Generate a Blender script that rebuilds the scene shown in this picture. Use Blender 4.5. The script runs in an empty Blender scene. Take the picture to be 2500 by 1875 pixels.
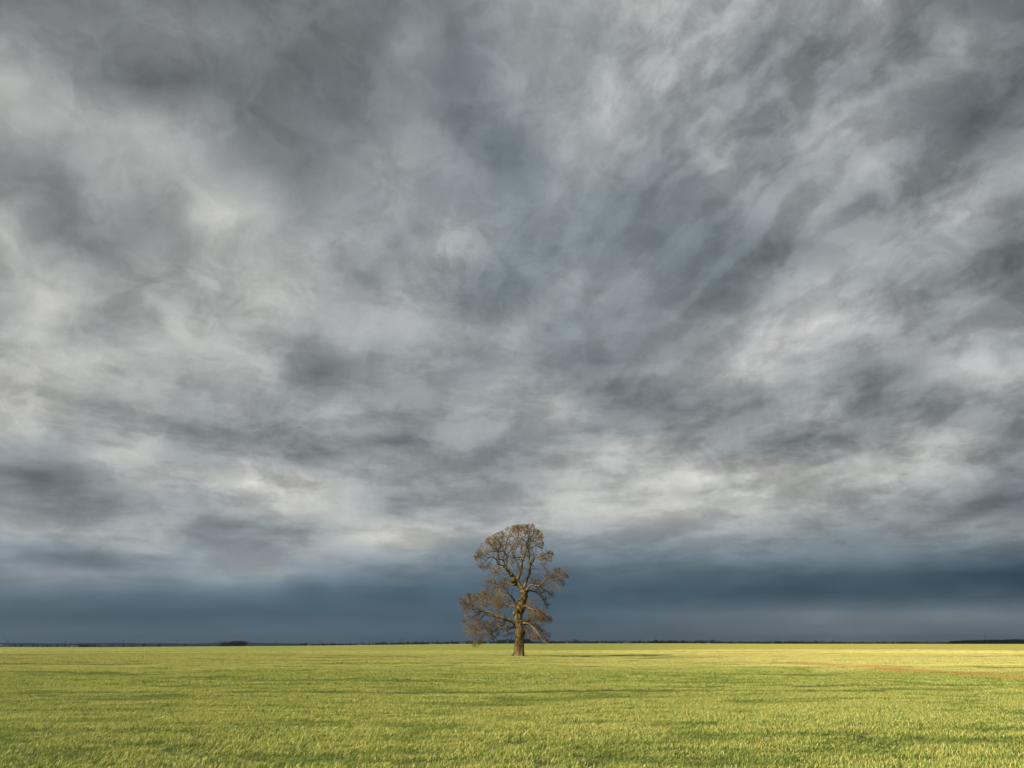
import bpy, math, random
import numpy as np
from mathutils import Vector

random.seed(7)
rng = np.random.default_rng(7)
scene = bpy.context.scene
COL = scene.collection

# ------------------------------------------------------------------ camera
PITCH = math.radians(20.9)
CAM_Z = 1.65
cam_data = bpy.data.cameras.new("camera")
cam_data.sensor_width = 36.0
cam_data.lens = 24.0
cam_data.clip_start = 0.1
cam_data.clip_end = 60000.0
cam = bpy.data.objects.new("camera", cam_data)
cam.location = (0, 0, CAM_Z)
cam.rotation_euler = (math.pi / 2 + PITCH, 0, 0)
COL.objects.link(cam)
scene.camera = cam

# ------------------------------------------------------------------ light
EXPOSURE = 1.5
SUN_EL = math.radians(37)
SUN_DIR = Vector((-0.90, -0.44, 0)).normalized()           # horizontal direction towards the sun
world = bpy.data.worlds.new("World")
scene.world = world
world.use_nodes = True
wn = world.node_tree
sky_tex = wn.nodes.new("ShaderNodeTexSky")
sky_tex.sky_type = 'NISHITA'
sky_tex.sun_disc = False
sky_tex.sun_elevation = SUN_EL
sky_tex.sun_rotation = math.atan2(SUN_DIR.x, SUN_DIR.y)
bg = wn.nodes["Background"]
bg.inputs["Strength"].default_value = 0.1
wn.links.new(sky_tex.outputs[0], bg.inputs["Color"])
sun_data = bpy.data.lights.new("sun", 'SUN')
sun_data.energy = 5.0
sun_data.angle = math.radians(0.5)
sun_data.color = (1.0, 0.93, 0.80)
sun = bpy.data.objects.new("sun", sun_data)
to_sun = Vector((SUN_DIR.x * math.cos(SUN_EL), SUN_DIR.y * math.cos(SUN_EL), math.sin(SUN_EL)))
sun.rotation_euler = to_sun.to_track_quat('Z', 'Y').to_euler()
sun.location = (0, 0, 300)
COL.objects.link(sun)
vs = scene.view_settings
vs.view_transform = 'Standard'
vs.look = 'None'
vs.exposure = EXPOSURE
vs.gamma = 1.0
scene.cycles.max_bounces = 6
scene.cycles.volume_bounces = 0
scene.cycles.transparent_max_bounces = 16

# ------------------------------------------------------------------ photograph geometry helpers
S_, C_ = math.sin(PITCH), math.cos(PITCH)
FPX = 1666.67

def uv_of(px, py):
    """pixel of the photograph -> slopes (X/Y, Z/Y) of its line of sight"""
    sx = (px - 1250.0) / FPX
    sy = (937.5 - py) / FPX
    d = C_ - sy * S_
    return sx / d, (S_ + sy * C_) / d

def at(px, py, Y):
    u, v = uv_of(px, py)
    return (u * Y, Y, CAM_Z + v * Y)

def to_px(P):
    P = np.asarray(P, float)
    x, y, z = P[..., 0], P[..., 1], P[..., 2] - CAM_Z
    dep = y * C_ + z * S_
    return 1250 + FPX * x / dep, 937.5 - FPX * (z * C_ - y * S_) / dep

def sstep(a, b, x):
    t = np.clip((x - a) / (b - a), 0, 1)
    return t * t * (3 - 2 * t)

# ------------------------------------------------------------------ node helpers
class NT:
    def __init__(self, tree):
        self.t = tree
    def n(self, kind, **kw):
        nd = self.t.nodes.new(kind)
        for k, v in kw.items():
            setattr(nd, k, v)
        return nd
    def put(self, sock, val):
        if isinstance(val, bpy.types.NodeSocket):
            self.t.links.new(val, sock)
        elif val is not None:
            sock.default_value = val
    def m(self, op, a, b=None, c=None, clamp=False):
        nd = self.n("ShaderNodeMath", operation=op, use_clamp=clamp)
        for i, v in enumerate((a, b, c)):
            self.put(nd.inputs[i], v)
        return nd.outputs[0]
    def vm(self, op, a, b=None, s=None):
        nd = self.n("ShaderNodeVectorMath", operation=op)
        self.put(nd.inputs[0], a)
        if b is not None: self.put(nd.inputs[1], b)
        if s is not None: self.put(nd.inputs["Scale"], s)
        return nd.outputs["Value"] if op in ('LENGTH', 'DOT_PRODUCT', 'DISTANCE') else nd.outputs[0]
    def xyz(self, x, y, z=0.0):
        nd = self.n("ShaderNodeCombineXYZ")
        for i, v in enumerate((x, y, z)): self.put(nd.inputs[i], v)
        return nd.outputs[0]
    def sep(self, v):
        nd = self.n("ShaderNodeSeparateXYZ"); self.put(nd.inputs[0], v)
        return nd.outputs[0], nd.outputs[1], nd.outputs[2]
    def noise(self, vec, scale, detail=3, rough=0.5, dist=0.0, color=False, lac=2.0):
        nd = self.n("ShaderNodeTexNoise")
        self.put(nd.inputs["Vector"], vec)
        nd.inputs["Scale"].default_value = scale
        nd.inputs["Detail"].default_value = detail
        nd.inputs["Roughness"].default_value = rough
        nd.inputs["Lacunarity"].default_value = lac
        nd.inputs["Distortion"].default_value = dist
        return nd.outputs[1] if color else nd.outputs[0]
    def rng(self, v, a, b, c=0.0, d=1.0, kind='LINEAR'):
        nd = self.n("ShaderNodeMapRange", interpolation_type=kind)
        self.put(nd.inputs[0], v)
        for i, q in enumerate((a, b, c, d)): nd.inputs[i + 1].default_value = q
        return nd.outputs[0]
    def mix(self, f, a, b, mode='MIX'):
        nd = self.n("ShaderNodeMix", data_type='RGBA', blend_type=mode)
        self.put(nd.inputs[0], f)
        for i, v in ((6, a), (7, b)):
            if isinstance(v, (tuple, list)): v = (*v[:3], 1.0)
            self.put(nd.inputs[i], v)
        return nd.outputs[2]

def new_mat(name):
    m = bpy.data.materials.new(name)
    m.use_nodes = True
    t = m.node_tree
    for n_ in list(t.nodes):
        t.nodes.remove(n_)
    out = t.nodes.new("ShaderNodeOutputMaterial")
    return m, NT(t), out

def pos(N):
    return N.n("ShaderNodeNewGeometry").outputs["Position"]

def principled(N, out, color, rough=0.8, spec=0.25, normal=None, **kw):
    b = N.n("ShaderNodeBsdfPrincipled")
    N.put(b.inputs["Base Color"], color if not isinstance(color, tuple) else (*color[:3], 1))
    N.put(b.inputs["Roughness"], rough)
    N.put(b.inputs["Specular IOR Level"], spec)
    if normal is not None: N.put(b.inputs["Normal"], normal)
    N.t.links.new(b.outputs[0], out.inputs[0])
    return b

def bump(N, h, strength, dist):
    b = N.n("ShaderNodeBump")
    b.inputs["Strength"].default_value = strength
    b.inputs["Distance"].default_value = dist
    N.put(b.inputs["Height"], h)
    return b.outputs[0]

# ------------------------------------------------------------------ mesh helpers
def mesh_from(name, V, F, mat=None, smooth=False, extra_mats=()):
    """V (n,3); F: (m,k) array or list of such arrays (different k)"""
    me = bpy.data.meshes.new(name)
    Fs = F if isinstance(F, list) else [F]
    Fs = [f for f in Fs if len(f)]
    V = np.asarray(V, np.float32)
    me.vertices.add(len(V)); me.vertices.foreach_set("co", V.ravel())
    tot = sum(len(f) for f in Fs); nl = sum(f.size for f in Fs)
    me.loops.add(nl); me.polygons.add(tot)
    me.loops.foreach_set("vertex_index", np.concatenate([f.ravel() for f in Fs]).astype(np.int32))
    sizes = np.concatenate([np.full(len(f), f.shape[1]) for f in Fs])
    me.polygons.foreach_set("loop_start", (np.cumsum(sizes) - sizes).astype(np.int32))
    try:
        me.polygons.foreach_set("loop_total", sizes.astype(np.int32))
    except Exception:
        pass
    if smooth: me.polygons.foreach_set("use_smooth", np.ones(tot, bool))
    me.update(calc_edges=True)
    me.validate()
    if mat: me.materials.append(mat)
    for m_ in extra_mats: me.materials.append(m_)
    return me

def obj(name, me, parent=None, loc=None):
    o = bpy.data.objects.new(name, me)
    COL.objects.link(o)
    if parent is not None: o.parent = parent
    if loc is not None: o.location = loc
    return o

def tag(o, label=None, cat=None, group=None, kind=None):
    if label: o["label"] = label
    if cat: o["category"] = cat
    if group: o["group"] = group
    if kind: o["kind"] = kind
    return o

def thing(name, loc, label, cat, group=None, rz=0.0):
    o = bpy.data.objects.new(name, None)
    o.empty_display_size = 0.5
    COL.objects.link(o)
    o.location = loc; o.rotation_euler = (0, 0, rz)
    return tag(o, label, cat, group)

def dup(root, loc, rz, scale, label, group=None):
    r = root.copy(); COL.objects.link(r)
    r.location = loc; r.rotation_euler = (0, 0, rz); r.scale = scale
    r["label"] = label
    if group: r["group"] = group
    for ch in [c for c in bpy.data.objects if c.parent == root]:
        c = ch.copy(); COL.objects.link(c); c.parent = r
        for g in [q for q in bpy.data.objects if q.parent == ch]:
            d = g.copy(); COL.objects.link(d); d.parent = c
    return r

class MB:
    """collects boxes / prisms / tubes into one mesh"""
    def __init__(self):
        self.V = []; self.F = {}; self.n = 0
    def add(self, V, F):
        V = np.asarray(V, float); F = np.asarray(F, int)
        self.F.setdefault(F.shape[1], []).append(F + self.n)
        self.V.append(V); self.n += len(V)
    def box(self, x0, x1, y0, y1, z0, z1):
        V = [(x, y, z) for z in (z0, z1) for (x, y) in ((x0, y0), (x1, y0), (x1, y1), (x0, y1))]
        self.add(V, [(0, 3, 2, 1), (4, 5, 6, 7), (0, 1, 5, 4), (1, 2, 6, 5), (2, 3, 7, 6), (3, 0, 4, 7)])
    def bar(self, a, b, r):
        v, f = tubes(np.array([[a, b]], float), np.array([[r, r]], float), 4)
        self.add(v, f)
    def mesh(self, name, mat, smooth=False):
        return mesh_from(name, np.concatenate(self.V), [np.concatenate(f) for f in self.F.values()], mat, smooth)

def tubes(P, R, sides, rough=0.0):
    """P (N,K,3) centre lines, R (N,K) radii -> vertices, quad faces"""
    N, K, _ = P.shape
    T = np.gradient(P, axis=1)
    T /= np.linalg.norm(T, axis=2, keepdims=True) + 1e-9
    mean = P[:, -1] - P[:, 0]
    a = np.where((np.abs(mean[:, 2]) > 0.8 * np.linalg.norm(mean, axis=1))[:, None], np.array([1.0, 0.15, 0]), np.array([0.1, 0.2, 1.0]))
    n1 = np.cross(T, a[:, None, :]); n1 /= np.linalg.norm(n1, axis=2, keepdims=True) + 1e-9
    n2 = np.cross(T, n1)
    ang = np.arange(sides) * 2 * math.pi / sides
    rr = R[:, :, None] * np.ones(sides)
    if rough: rr = rr * (1 + rng.normal(0, rough, rr.shape))
    V = P[:, :, None, :] + rr[..., None] * (np.cos(ang)[:, None] * n1[:, :, None, :] + np.sin(ang)[:, None] * n2[:, :, None, :])
    base = (np.arange(N)[:, None, None] * K + np.arange(K - 1)[None, :, None]) * sides
    s = np.arange(sides)[None, None, :]; s2 = (s + 1) % sides
    F = np.stack([base + s, base + s2, base + sides + s2, base + sides + s], -1).reshape(-1, 4)
    return V.reshape(-1, 3), F

# ------------------------------------------------------------------ terrain
Y_CREST = 450.0
EYE_PY = 937.5 + FPX * math.tan(PITCH)
_cx = np.array([0, 250, 540, 700, 950, 1180, 1430, 1650, 1900, 2150, 2500.])
_cy = np.array([1579.5, 1580, 1578, 1577, 1574, 1571.5, 1571, 1570.6, 1571.8, 1571.8, 1572.3])
_cu = np.array([uv_of(x, 1575)[0] for x in _cx])
_cz = np.array([CAM_Z + Y_CREST * uv_of(1250, y)[1] for y in _cy])
_bumps = [(rng.uniform(0.02, 0.9), rng.uniform(0, 6.28), rng.uniform(0, 6.28)) for _ in range(14)]

def H(x, y):
    x = np.asarray(x, float); y = np.asarray(y, float)
    u = np.clip(x / np.maximum(y, 1.0), -0.85, 0.85)
    zc = np.interp(u, _cu, _cz)
    rise = sstep(150, Y_CREST, y)
    z = zc * rise
    dipw = sstep(-0.50, -0.30, u) * (1 - sstep(0.10, 0.34, u))
    z = z - 1.35 * dipw * sstep(200, 255, y) * (1 - sstep(262, 345, y))
    fall = sstep(Y_CREST, 950, y)
    z = z * (1 - fall) - 5.0 * fall
    r = np.hypot(x, y)
    back = sstep(200, 900, np.where(y < 0, r, 0))
    z = z - 3.0 * back
    loc = 0
    for k, (f, a, ph) in enumerate(_bumps):
        loc = loc + np.sin(f * (x * math.cos(a) + y * math.sin(a)) + ph) * 0.012 / (0.4 + f)
    z = z - 0.34 * np.exp(-((x - 17) / 11.0) ** 2 - ((y - 104) / 12.0) ** 2)
    return z + loc * (1 - sstep(60, 180, r))

ang_front = np.radians(np.arange(-56, 56.01, 0.4))
ang_back = np.radians(np.arange(60, 302, 4.0))
angs = np.concatenate([ang_front, ang_back])
rads = np.unique(np.concatenate([[0.4, 1, 2, 3], np.geomspace(4, 180, 150), np.linspace(182, 640, 120), np.geomspace(650, 9700, 70)]))
A, Rr = np.meshgrid(angs, rads)
gx, gy = Rr * np.sin(A), Rr * np.cos(A)
gz = H(gx, gy)
na, nr = len(angs), len(rads)
V = np.stack([gx, gy, gz], -1).reshape(-1, 3)
ii, jj = np.meshgrid(np.arange(nr - 1), np.arange(na), indexing='ij')
j2 = (jj + 1) % na
F = np.stack([ii * na + jj, (ii + 1) * na + jj, (ii + 1) * na + j2, ii * na + j2], -1).reshape(-1, 4)
Vc = np.vstack([V, [[0, 0, H(0, 0)]]])
Ft = np.stack([np.full(na, len(V)), np.arange(na), (np.arange(na) + 1) % na], -1)

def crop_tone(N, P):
    """crop colour, partly its own, with sunlit yellow on the right-hand rise and shaded green near painted in; rust strip; returns (yellow 0..1, rust 0..1, far 0..1)"""
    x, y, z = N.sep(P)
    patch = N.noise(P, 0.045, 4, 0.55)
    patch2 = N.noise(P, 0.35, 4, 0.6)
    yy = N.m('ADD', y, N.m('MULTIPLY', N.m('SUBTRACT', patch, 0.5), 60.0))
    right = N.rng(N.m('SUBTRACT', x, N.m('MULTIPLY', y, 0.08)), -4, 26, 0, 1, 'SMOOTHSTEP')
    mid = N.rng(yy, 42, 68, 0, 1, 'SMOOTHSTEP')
    base = N.m('MULTIPLY', mid, N.m('ADD', 0.34, N.m('MULTIPLY', right, 0.62)))  # sun on the right rise and soft shade near, put into the crop colour
    # the less lit slope beyond the dip: shade painted as darker green, except on the right
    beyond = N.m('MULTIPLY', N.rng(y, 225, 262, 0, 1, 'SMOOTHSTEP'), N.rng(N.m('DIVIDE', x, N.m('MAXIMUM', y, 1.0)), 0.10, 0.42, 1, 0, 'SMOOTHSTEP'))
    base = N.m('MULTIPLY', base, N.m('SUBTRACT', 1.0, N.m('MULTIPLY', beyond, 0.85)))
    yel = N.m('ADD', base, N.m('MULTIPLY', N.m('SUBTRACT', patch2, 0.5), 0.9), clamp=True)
    wob = N.noise(P, 0.09, 3, 0.6)
    dx = N.m('ABSOLUTE', N.m('ADD', N.m('SUBTRACT', x, 27.0), N.m('MULTIPLY', N.m('SUBTRACT', wob, 0.5), 5.0)))
    rust = N.m('MULTIPLY', N.rng(dx, 0.9, 3.6, 1, 0, 'SMOOTHSTEP'),
               N.m('MULTIPLY', N.rng(y, 34, 40, 0, 1, 'SMOOTHSTEP'), N.rng(y, 64, 82, 1, 0, 'SMOOTHSTEP')))
    rust = N.m('MULTIPLY', rust, N.rng(N.noise(P, 0.22, 4, 0.65), 0.40, 0.56, 0.10, 1.0))
    return yel, rust, beyond

GREEN = (0.066, 0.118, 0.011)
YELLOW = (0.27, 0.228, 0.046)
RUST = (0.20, 0.115, 0.026)

mat_ground, N, out = new_mat("crop_field")
P = pos(N)
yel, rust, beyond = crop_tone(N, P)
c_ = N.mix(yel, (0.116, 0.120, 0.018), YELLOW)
drill = N.noise(N.vm('MULTIPLY', P, (0.05, 0.45, 0.0)), 1.0, 5, 0.6)
c_ = N.mix(N.rng(drill, 0.42, 0.70, 0.0, 0.55), c_, (0.080, 0.100, 0.014))
c_ = N.mix(rust, c_, RUST)
xs, ys, zs = N.sep(P)
# fine mottling of plants and bare specks, stretched along the drilling direction
mv = N.vm('MULTIPLY', P, (0.35, 1.0, 1.0))
mot = N.noise(mv, 1.3, 6, 0.65)
c_ = N.mix(N.rng(mot, 0.30, 0.70, 0.0, 1.0), N.mix(0.45, c_, (0.045, 0.06, 0.012)), c_)
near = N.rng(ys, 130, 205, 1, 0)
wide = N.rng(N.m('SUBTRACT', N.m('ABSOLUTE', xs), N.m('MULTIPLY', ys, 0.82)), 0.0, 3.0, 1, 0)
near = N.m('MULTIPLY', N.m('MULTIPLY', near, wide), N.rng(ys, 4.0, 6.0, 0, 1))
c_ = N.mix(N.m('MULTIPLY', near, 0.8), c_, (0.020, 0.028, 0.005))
# pale bare-earth track on the brow behind the oak
tw = N.rng(N.m('ABSOLUTE', N.m('SUBTRACT', ys, 203.0)), 3.5, 5.0, 1, 0, 'SMOOTHSTEP')
tx = N.m('MULTIPLY', N.rng(xs, -62, -40, 0, 1, 'SMOOTHSTEP'), N.rng(xs, -12, 0, 1, 0, 'SMOOTHSTEP'))
c_ = N.mix(N.m('MULTIPLY', tw, tx), c_, (0.25, 0.20, 0.13))
# land beyond the brow
far = N.rng(ys, 462, 480, 0, 1)
fv = N.vm('MULTIPLY', P, (1, 0.25, 0))
pl = N.n("ShaderNodeTexVoronoi"); pl.inputs["Scale"].default_value = 0.0035
N.put(pl.inputs["Vector"], fv)
fs = N.sep(pl.outputs["Color"])[0]
fc = N.mix(N.rng(fs, 0.1, 0.9), (0.035, 0.075, 0.035), (0.085, 0.075, 0.050))
c_ = N.mix(far, c_, fc)
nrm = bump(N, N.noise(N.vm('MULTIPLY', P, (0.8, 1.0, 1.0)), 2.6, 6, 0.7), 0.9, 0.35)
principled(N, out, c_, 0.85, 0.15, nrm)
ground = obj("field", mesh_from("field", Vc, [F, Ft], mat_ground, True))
tag(ground, kind="structure")

# ------------------------------------------------------------------ sky: one ceiling of cloud, brought down to the horizon, with an unseen gap shaped behind the camera for the sun
ROW_Y = [0, 100, 200, 300, 400, 500, 600, 700, 800, 900, 1000, 1080, 1160, 1230, 1300, 1350, 1400, 1450, 1500, 1540, 1575]
LUMA = [
 [112,112,113,114,113,106,120,114,116,122,150,156,172,172,163,158,142,160,125,112,102],
 [140,122,114,122,122,120,110,116,135,112,152,156,150,160,165,130,128,148,130,140,115],
 [172,150,112,108,116,112,108,112,124,112,152,150,170,168,148,140,140,140,142,118, 98],
 [166,166,158,155,140,112,112,120,135,118,140,155,170,150,152,140,160,160,130,110,130],
 [135,138,160,162,158,125,118,140,148,140,125,152,150,135,158,132,150,160,135,135,145],
 [150,122,150,140,175,165,130,145,145,132,135,145,130,125,135,150,152,135,140,165,140],
 [178,130,132,142,160,158,162,155,140,165,138,130,125,122,120,118,145,150,150,140,120],
 [160,175,160,162,158,178,165,150,155,135,120,145,142,120,115,145,158,150,140,130,115],
 [150,182,150,175,172,165,155,165,160,150,148,132,130,122,150,168,178,168,150,150,140],
 [180,175,175,170,165,172,112,135,155,140,150,122,125,145,165,175,155,135,150,172,165],
 [190,182,150,165,145,145,150,145,145,155,155,170,130,118,135,135,155,130,135,140,140],
 [165,150,165,168,135,150,132,130,125,150,140,155,165,160,150,130,135,150,175,170,150],
 [120,120,150,175,165,190,185,160,150,145,145,175,170,190,180,185,175,180,175,160,125],
 [150,120,125,145,150,165,180,160,135,150,165,185,185,190,175,175,165,150,140,125,112],
 [160,155,175,165,130,135,150,185,188,170,160,165,160,150,155,145,140,135,140,150,150],
 [135,130,125,140,150,150,155,160,152,142,130,122,128,128,130,125,122,120,118,115,105],
 [135,150,140,140,150,155,145,128,115,108,102,100,100, 98, 95, 95, 92, 85, 80, 75, 72],
 [105,108,110,112,115,108,100, 96, 92, 92, 92, 88, 85, 80, 82, 80, 78, 76, 76, 80, 78],
 [ 92, 92, 90, 88, 88, 90, 92, 92, 90, 92, 90, 92, 98,102,106,111,119,114,116,118,116],
 [ 98, 98, 97, 97, 97, 97, 97, 97, 95, 92, 92, 92, 95, 97,100,105,110,108,108,105,105],
 [ 98, 98, 97, 97, 97, 97, 97, 96, 94, 92, 93, 94, 97, 99,101,103,104,104,102,100,100],
]
TINT_X = [0, 400, 800, 1250, 1700, 2100, 2500]
TINT = {0:[4,5,8,14,8,8,10], 300:[4,4,10,16,14,12,10], 600:[2,3,8,18,16,10,8], 900:[3,5,8,14,12,8,8],
        1080:[10,10,8,12,8,8,12], 1230:[12,12,10,12,10,10,14], 1300:[14,14,12,16,16,14,14], 1350:[20,18,20,26,24,22,26],
        1400:[20,19,25,29,28,27,32], 1450:[27,32,35,37,34,31,28], 1500:[27,31,33,35,24,18,18], 1540:[24,26,27,30,18,11,12], 1575:[26,28,28,28,18,14,16]}

# single cloud masses and gaps: x, y, half length, half height, tilt in degrees, how much lighter or darker
CLOUDS = {
 (0, 0): [(730,350,200,50,-12,-10),(1000,470,130,60,-20,-8),(1210,790,70,60,-50,-12),(700,560,150,60,-25,8),(945,930,130,60,0,16),(945,960,25,20,0,10),(1080,760,60,30,-20,8),
  (905,1090,25,70,-5,14),(890,1185,40,30,20,12),(1930,1050,90,45,30,10),(1750,200,40,40,0,14),(1830,600,60,60,0,12),(2130,640,90,80,20,-18),(1860,800,60,40,30,-10),
  (1830,980,50,40,40,-14),(1480,1140,30,50,0,-14),(1590,1210,60,30,25,-14),(1540,1380,60,40,20,-10),(2010,1280,60,50,0,-14),(2180,1250,40,70,0,-8),(1560,860,40,50,0,-10),
  (1600,720,180,60,10,8),(430,570,40,30,0,12),(250,830,90,50,-30,-12),(100,760,90,40,0,-14),(40,950,50,60,0,18),(490,1070,80,40,20,-14),(200,1050,90,40,0,-12),(600,1070,30,30,0,8),
  (70,1440,50,30,0,14),(310,1450,70,35,0,-14),(650,1380,100,60,-60,-12),(940,1440,50,25,0,-14),(260,1260,120,60,0,10),(1190,1240,140,70,0,8),(1700,1330,50,90,20,10),
  (2060,1460,100,40,20,6),(1640,1480,80,50,0,-8),(30,1340,60,50,0,-12),(1330,220,120,60,-30,-10),(830,100,140,60,-20,12),(300,120,120,60,0,8),(1120,240,80,60,0,7),(60,260,100,60,-30,12),(350,480,150,50,-30,8)],
 (1250, 0): [(590,40,80,60,0,12),(440,250,30,30,0,-8),(400,480,80,80,30,12),(680,270,100,50,0,8),(1050,220,120,50,65,-20),(950,330,70,30,50,-12),(1370,230,80,45,80,-16),(1230,230,90,30,75,8),
  (1330,130,50,15,30,8),(1560,60,180,40,50,14),(1640,180,200,60,45,-18),(1900,170,50,50,0,22),(1960,250,50,22,-70,8),(2110,460,220,70,28,-8),(1980,500,80,60,0,-8),(1390,540,100,30,50,22),
  (1330,600,90,35,45,16),(1500,460,60,20,20,12),(920,680,50,30,45,16),(1120,640,100,50,20,-14),(760,790,80,35,45,-20),(130,740,60,60,0,-12),(40,630,60,80,0,-12),(420,880,120,40,10,-12),
  (200,870,60,50,45,6),(1450,760,90,50,25,14),(1900,760,200,30,30,-18),(1600,910,160,30,22,-18),(1450,970,90,40,20,-10),(1980,880,110,30,30,22),(1850,960,80,20,30,12),(1700,960,180,50,15,6),
  (1200,1090,160,60,0,-8),(900,960,120,40,10,-10),(520,1180,70,40,0,8),(280,1200,100,30,40,8),(110,1400,110,40,35,16),(670,1370,50,40,0,8),(460,1440,60,30,10,12),(450,1550,120,30,15,-10),
  (980,1330,80,50,0,-8),(1320,1400,230,60,22,8),(1600,1310,120,40,0,10),(1200,1500,180,35,35,10),(1010,1480,30,25,0,-8),(1950,1190,240,50,0,-16),(2170,1080,100,80,0,-12),(1600,1200,80,30,10,-8),
  (2080,1400,100,50,0,8),(1870,1430,50,25,0,-12),(2100,1490,120,30,-10,-14)],
 (0, 800): [(1290,240,110,50,10,-14),(1400,190,90,30,20,-14),(1080,250,30,30,0,-12),(90,350,90,70,0,10),(310,40,80,35,0,-14),(590,60,60,60,0,-14),(940,20,50,25,0,-12),(1020,40,60,30,0,10),
  (850,430,170,28,0,-18),(540,550,140,30,5,20),(60,540,60,30,0,-10),(140,655,110,25,-5,-18),(80,740,120,16,0,-14),(840,570,120,30,-5,-8),(1060,530,80,30,0,-14),(1700,490,80,30,20,-14),
  (1360,550,200,30,8,-12),(1850,540,60,20,10,14),(2080,560,90,30,10,-10),(1380,640,100,20,0,-10),(1040,670,90,30,0,22),(1300,700,200,35,0,12),(930,755,180,12,0,-12),(1230,780,220,20,5,12),
  (430,840,80,22,0,-14),(560,880,120,16,0,-12),(690,865,60,14,0,14),(900,860,220,20,0,-10),(1500,850,220,18,5,-10),(150,880,130,50,-10,8),(620,945,110,14,-10,24),(300,1000,230,28,-8,-22),
  (60,1020,70,22,-10,18),(480,1060,140,14,0,10),(1720,910,180,38,0,16),(950,1090,70,14,0,14),(1200,1060,120,8,3,12),(1400,1080,120,6,2,10),(1250,1120,150,12,0,-6),(2100,900,80,16,10,8),
  (2000,790,140,10,5,8),(2060,160,100,30,20,-12),(1550,340,120,40,0,8)],
 (1250, 800): [(350,180,150,35,20,-7),(220,390,90,30,30,14),(560,240,100,40,10,8),(890,110,40,30,20,-8),(1000,160,150,40,30,10),(1230,60,150,60,30,8),(1500,260,380,40,10,-18),(900,320,200,26,8,-16),
  (450,420,200,26,5,-18),(1300,380,80,16,12,26),(920,405,50,10,10,12),(1150,370,60,10,0,8),(1990,200,200,40,5,16),(1850,160,100,25,20,10),(2080,140,60,30,0,-12),(1640,240,60,14,0,8),
  (1250,500,400,20,6,-12),(480,500,160,20,8,12),(330,560,120,20,0,10),(700,550,120,10,8,-8),(800,630,110,20,10,18),(1180,640,160,30,8,8),(1250,590,250,15,6,8),(500,650,200,14,8,-10),
  (650,720,200,12,6,-8),(700,800,220,18,5,14),(930,780,120,12,8,12),(300,820,250,20,3,8),(1400,830,60,14,0,12),(1230,840,60,10,0,8),(100,880,140,16,0,10),(1150,940,80,16,8,6),
  (1350,900,250,30,0,-8),(2100,780,200,60,10,-12),(2180,940,100,20,0,10),(2100,1060,250,40,4,-12),(1500,1110,300,30,3,-6),(700,1100,300,30,0,-5),(1340,1245,110,16,0,10),(1840,1220,150,16,0,10)],
}
_cl = []
for (ox, oy), lst in CLOUDS.items():
    for (cx, cy, a, b, tilt, am) in lst:
        _cl.append((ox + cx / 1.7696, oy + cy / 1.7696, a / 1.7696 * 1.15, b / 1.7696 * 1.15, math.radians(tilt), am * 0.8))
_cl = np.array(_cl)
def luma_row(pxs, py):
    """cloud brightness along one row of directions"""
    cols = np.array([np.interp(pxs, np.arange(21) * 125.0, row) for row in LUMA])
    k = np.searchsorted(ROW_Y, py, side='right') - 1; k = min(max(k, 0), len(ROW_Y) - 2)
    f = (py - ROW_Y[k]) / (ROW_Y[k + 1] - ROW_Y[k])
    base = cols[k] * (1 - f) + cols[k + 1] * f
    ddx = pxs[None, :] - _cl[:, 0:1]; ddy = -(py - _cl[:, 1:2]) + 0 * ddx
    ct, st_ = np.cos(_cl[:, 4:5]), np.sin(_cl[:, 4:5])
    e1 = (ddx * ct + ddy * st_) / _cl[:, 2:3]; e2 = (-ddx * st_ + ddy * ct) / _cl[:, 3:4]
    return base + (_cl[:, 5:6] * np.exp(-(e1 * e1 + e2 * e2) * 0.9)).sum(0) + 3.0

def s2l(c):
    c = c / 255.0
    return c / 12.92 if c <= 0.04045 else ((c + 0.055) / 1.055) ** 2.4

UR = 1.06
FINE_Y = list(np.arange(0, 1000, 40)) + list(np.arange(1000, 1540, 20)) + [1540, 1575]
FINE_V = [uv_of(1250, yr)[1] for yr in FINE_Y]
NST = 30
H_DECK = 600.0
OFFX = -SUN_DIR.x * H_DECK / math.tan(SUN_EL)
OFFY = -SUN_DIR.y * H_DECK / math.tan(SUN_EL)
def sky_rgb(px, yr, L, tx_):
    t_ = float(np.interp(px, TINT_X, tx_)) * min(1.0, max(0.0, (192 - L) / 50.0))
    warm = max(0.0, L - 150) * (0.10 if yr > 900 else (0.08 if px < 1000 else 0.02))
    low = float(np.interp(yr, [1250, 1400], [0, 1]))
    cool = max(0.0, 140 - L) * 0.06 * (1 - low)
    return [s2l(max(0, c)) for c in (L - (0.52 + 0.10 * low) * t_ + warm * 0.1, L + 0.9 + cool * 0.8 - 0.05 * low * t_, L + (0.36 + 0.02 * low) * t_ - warm + cool)]

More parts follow.
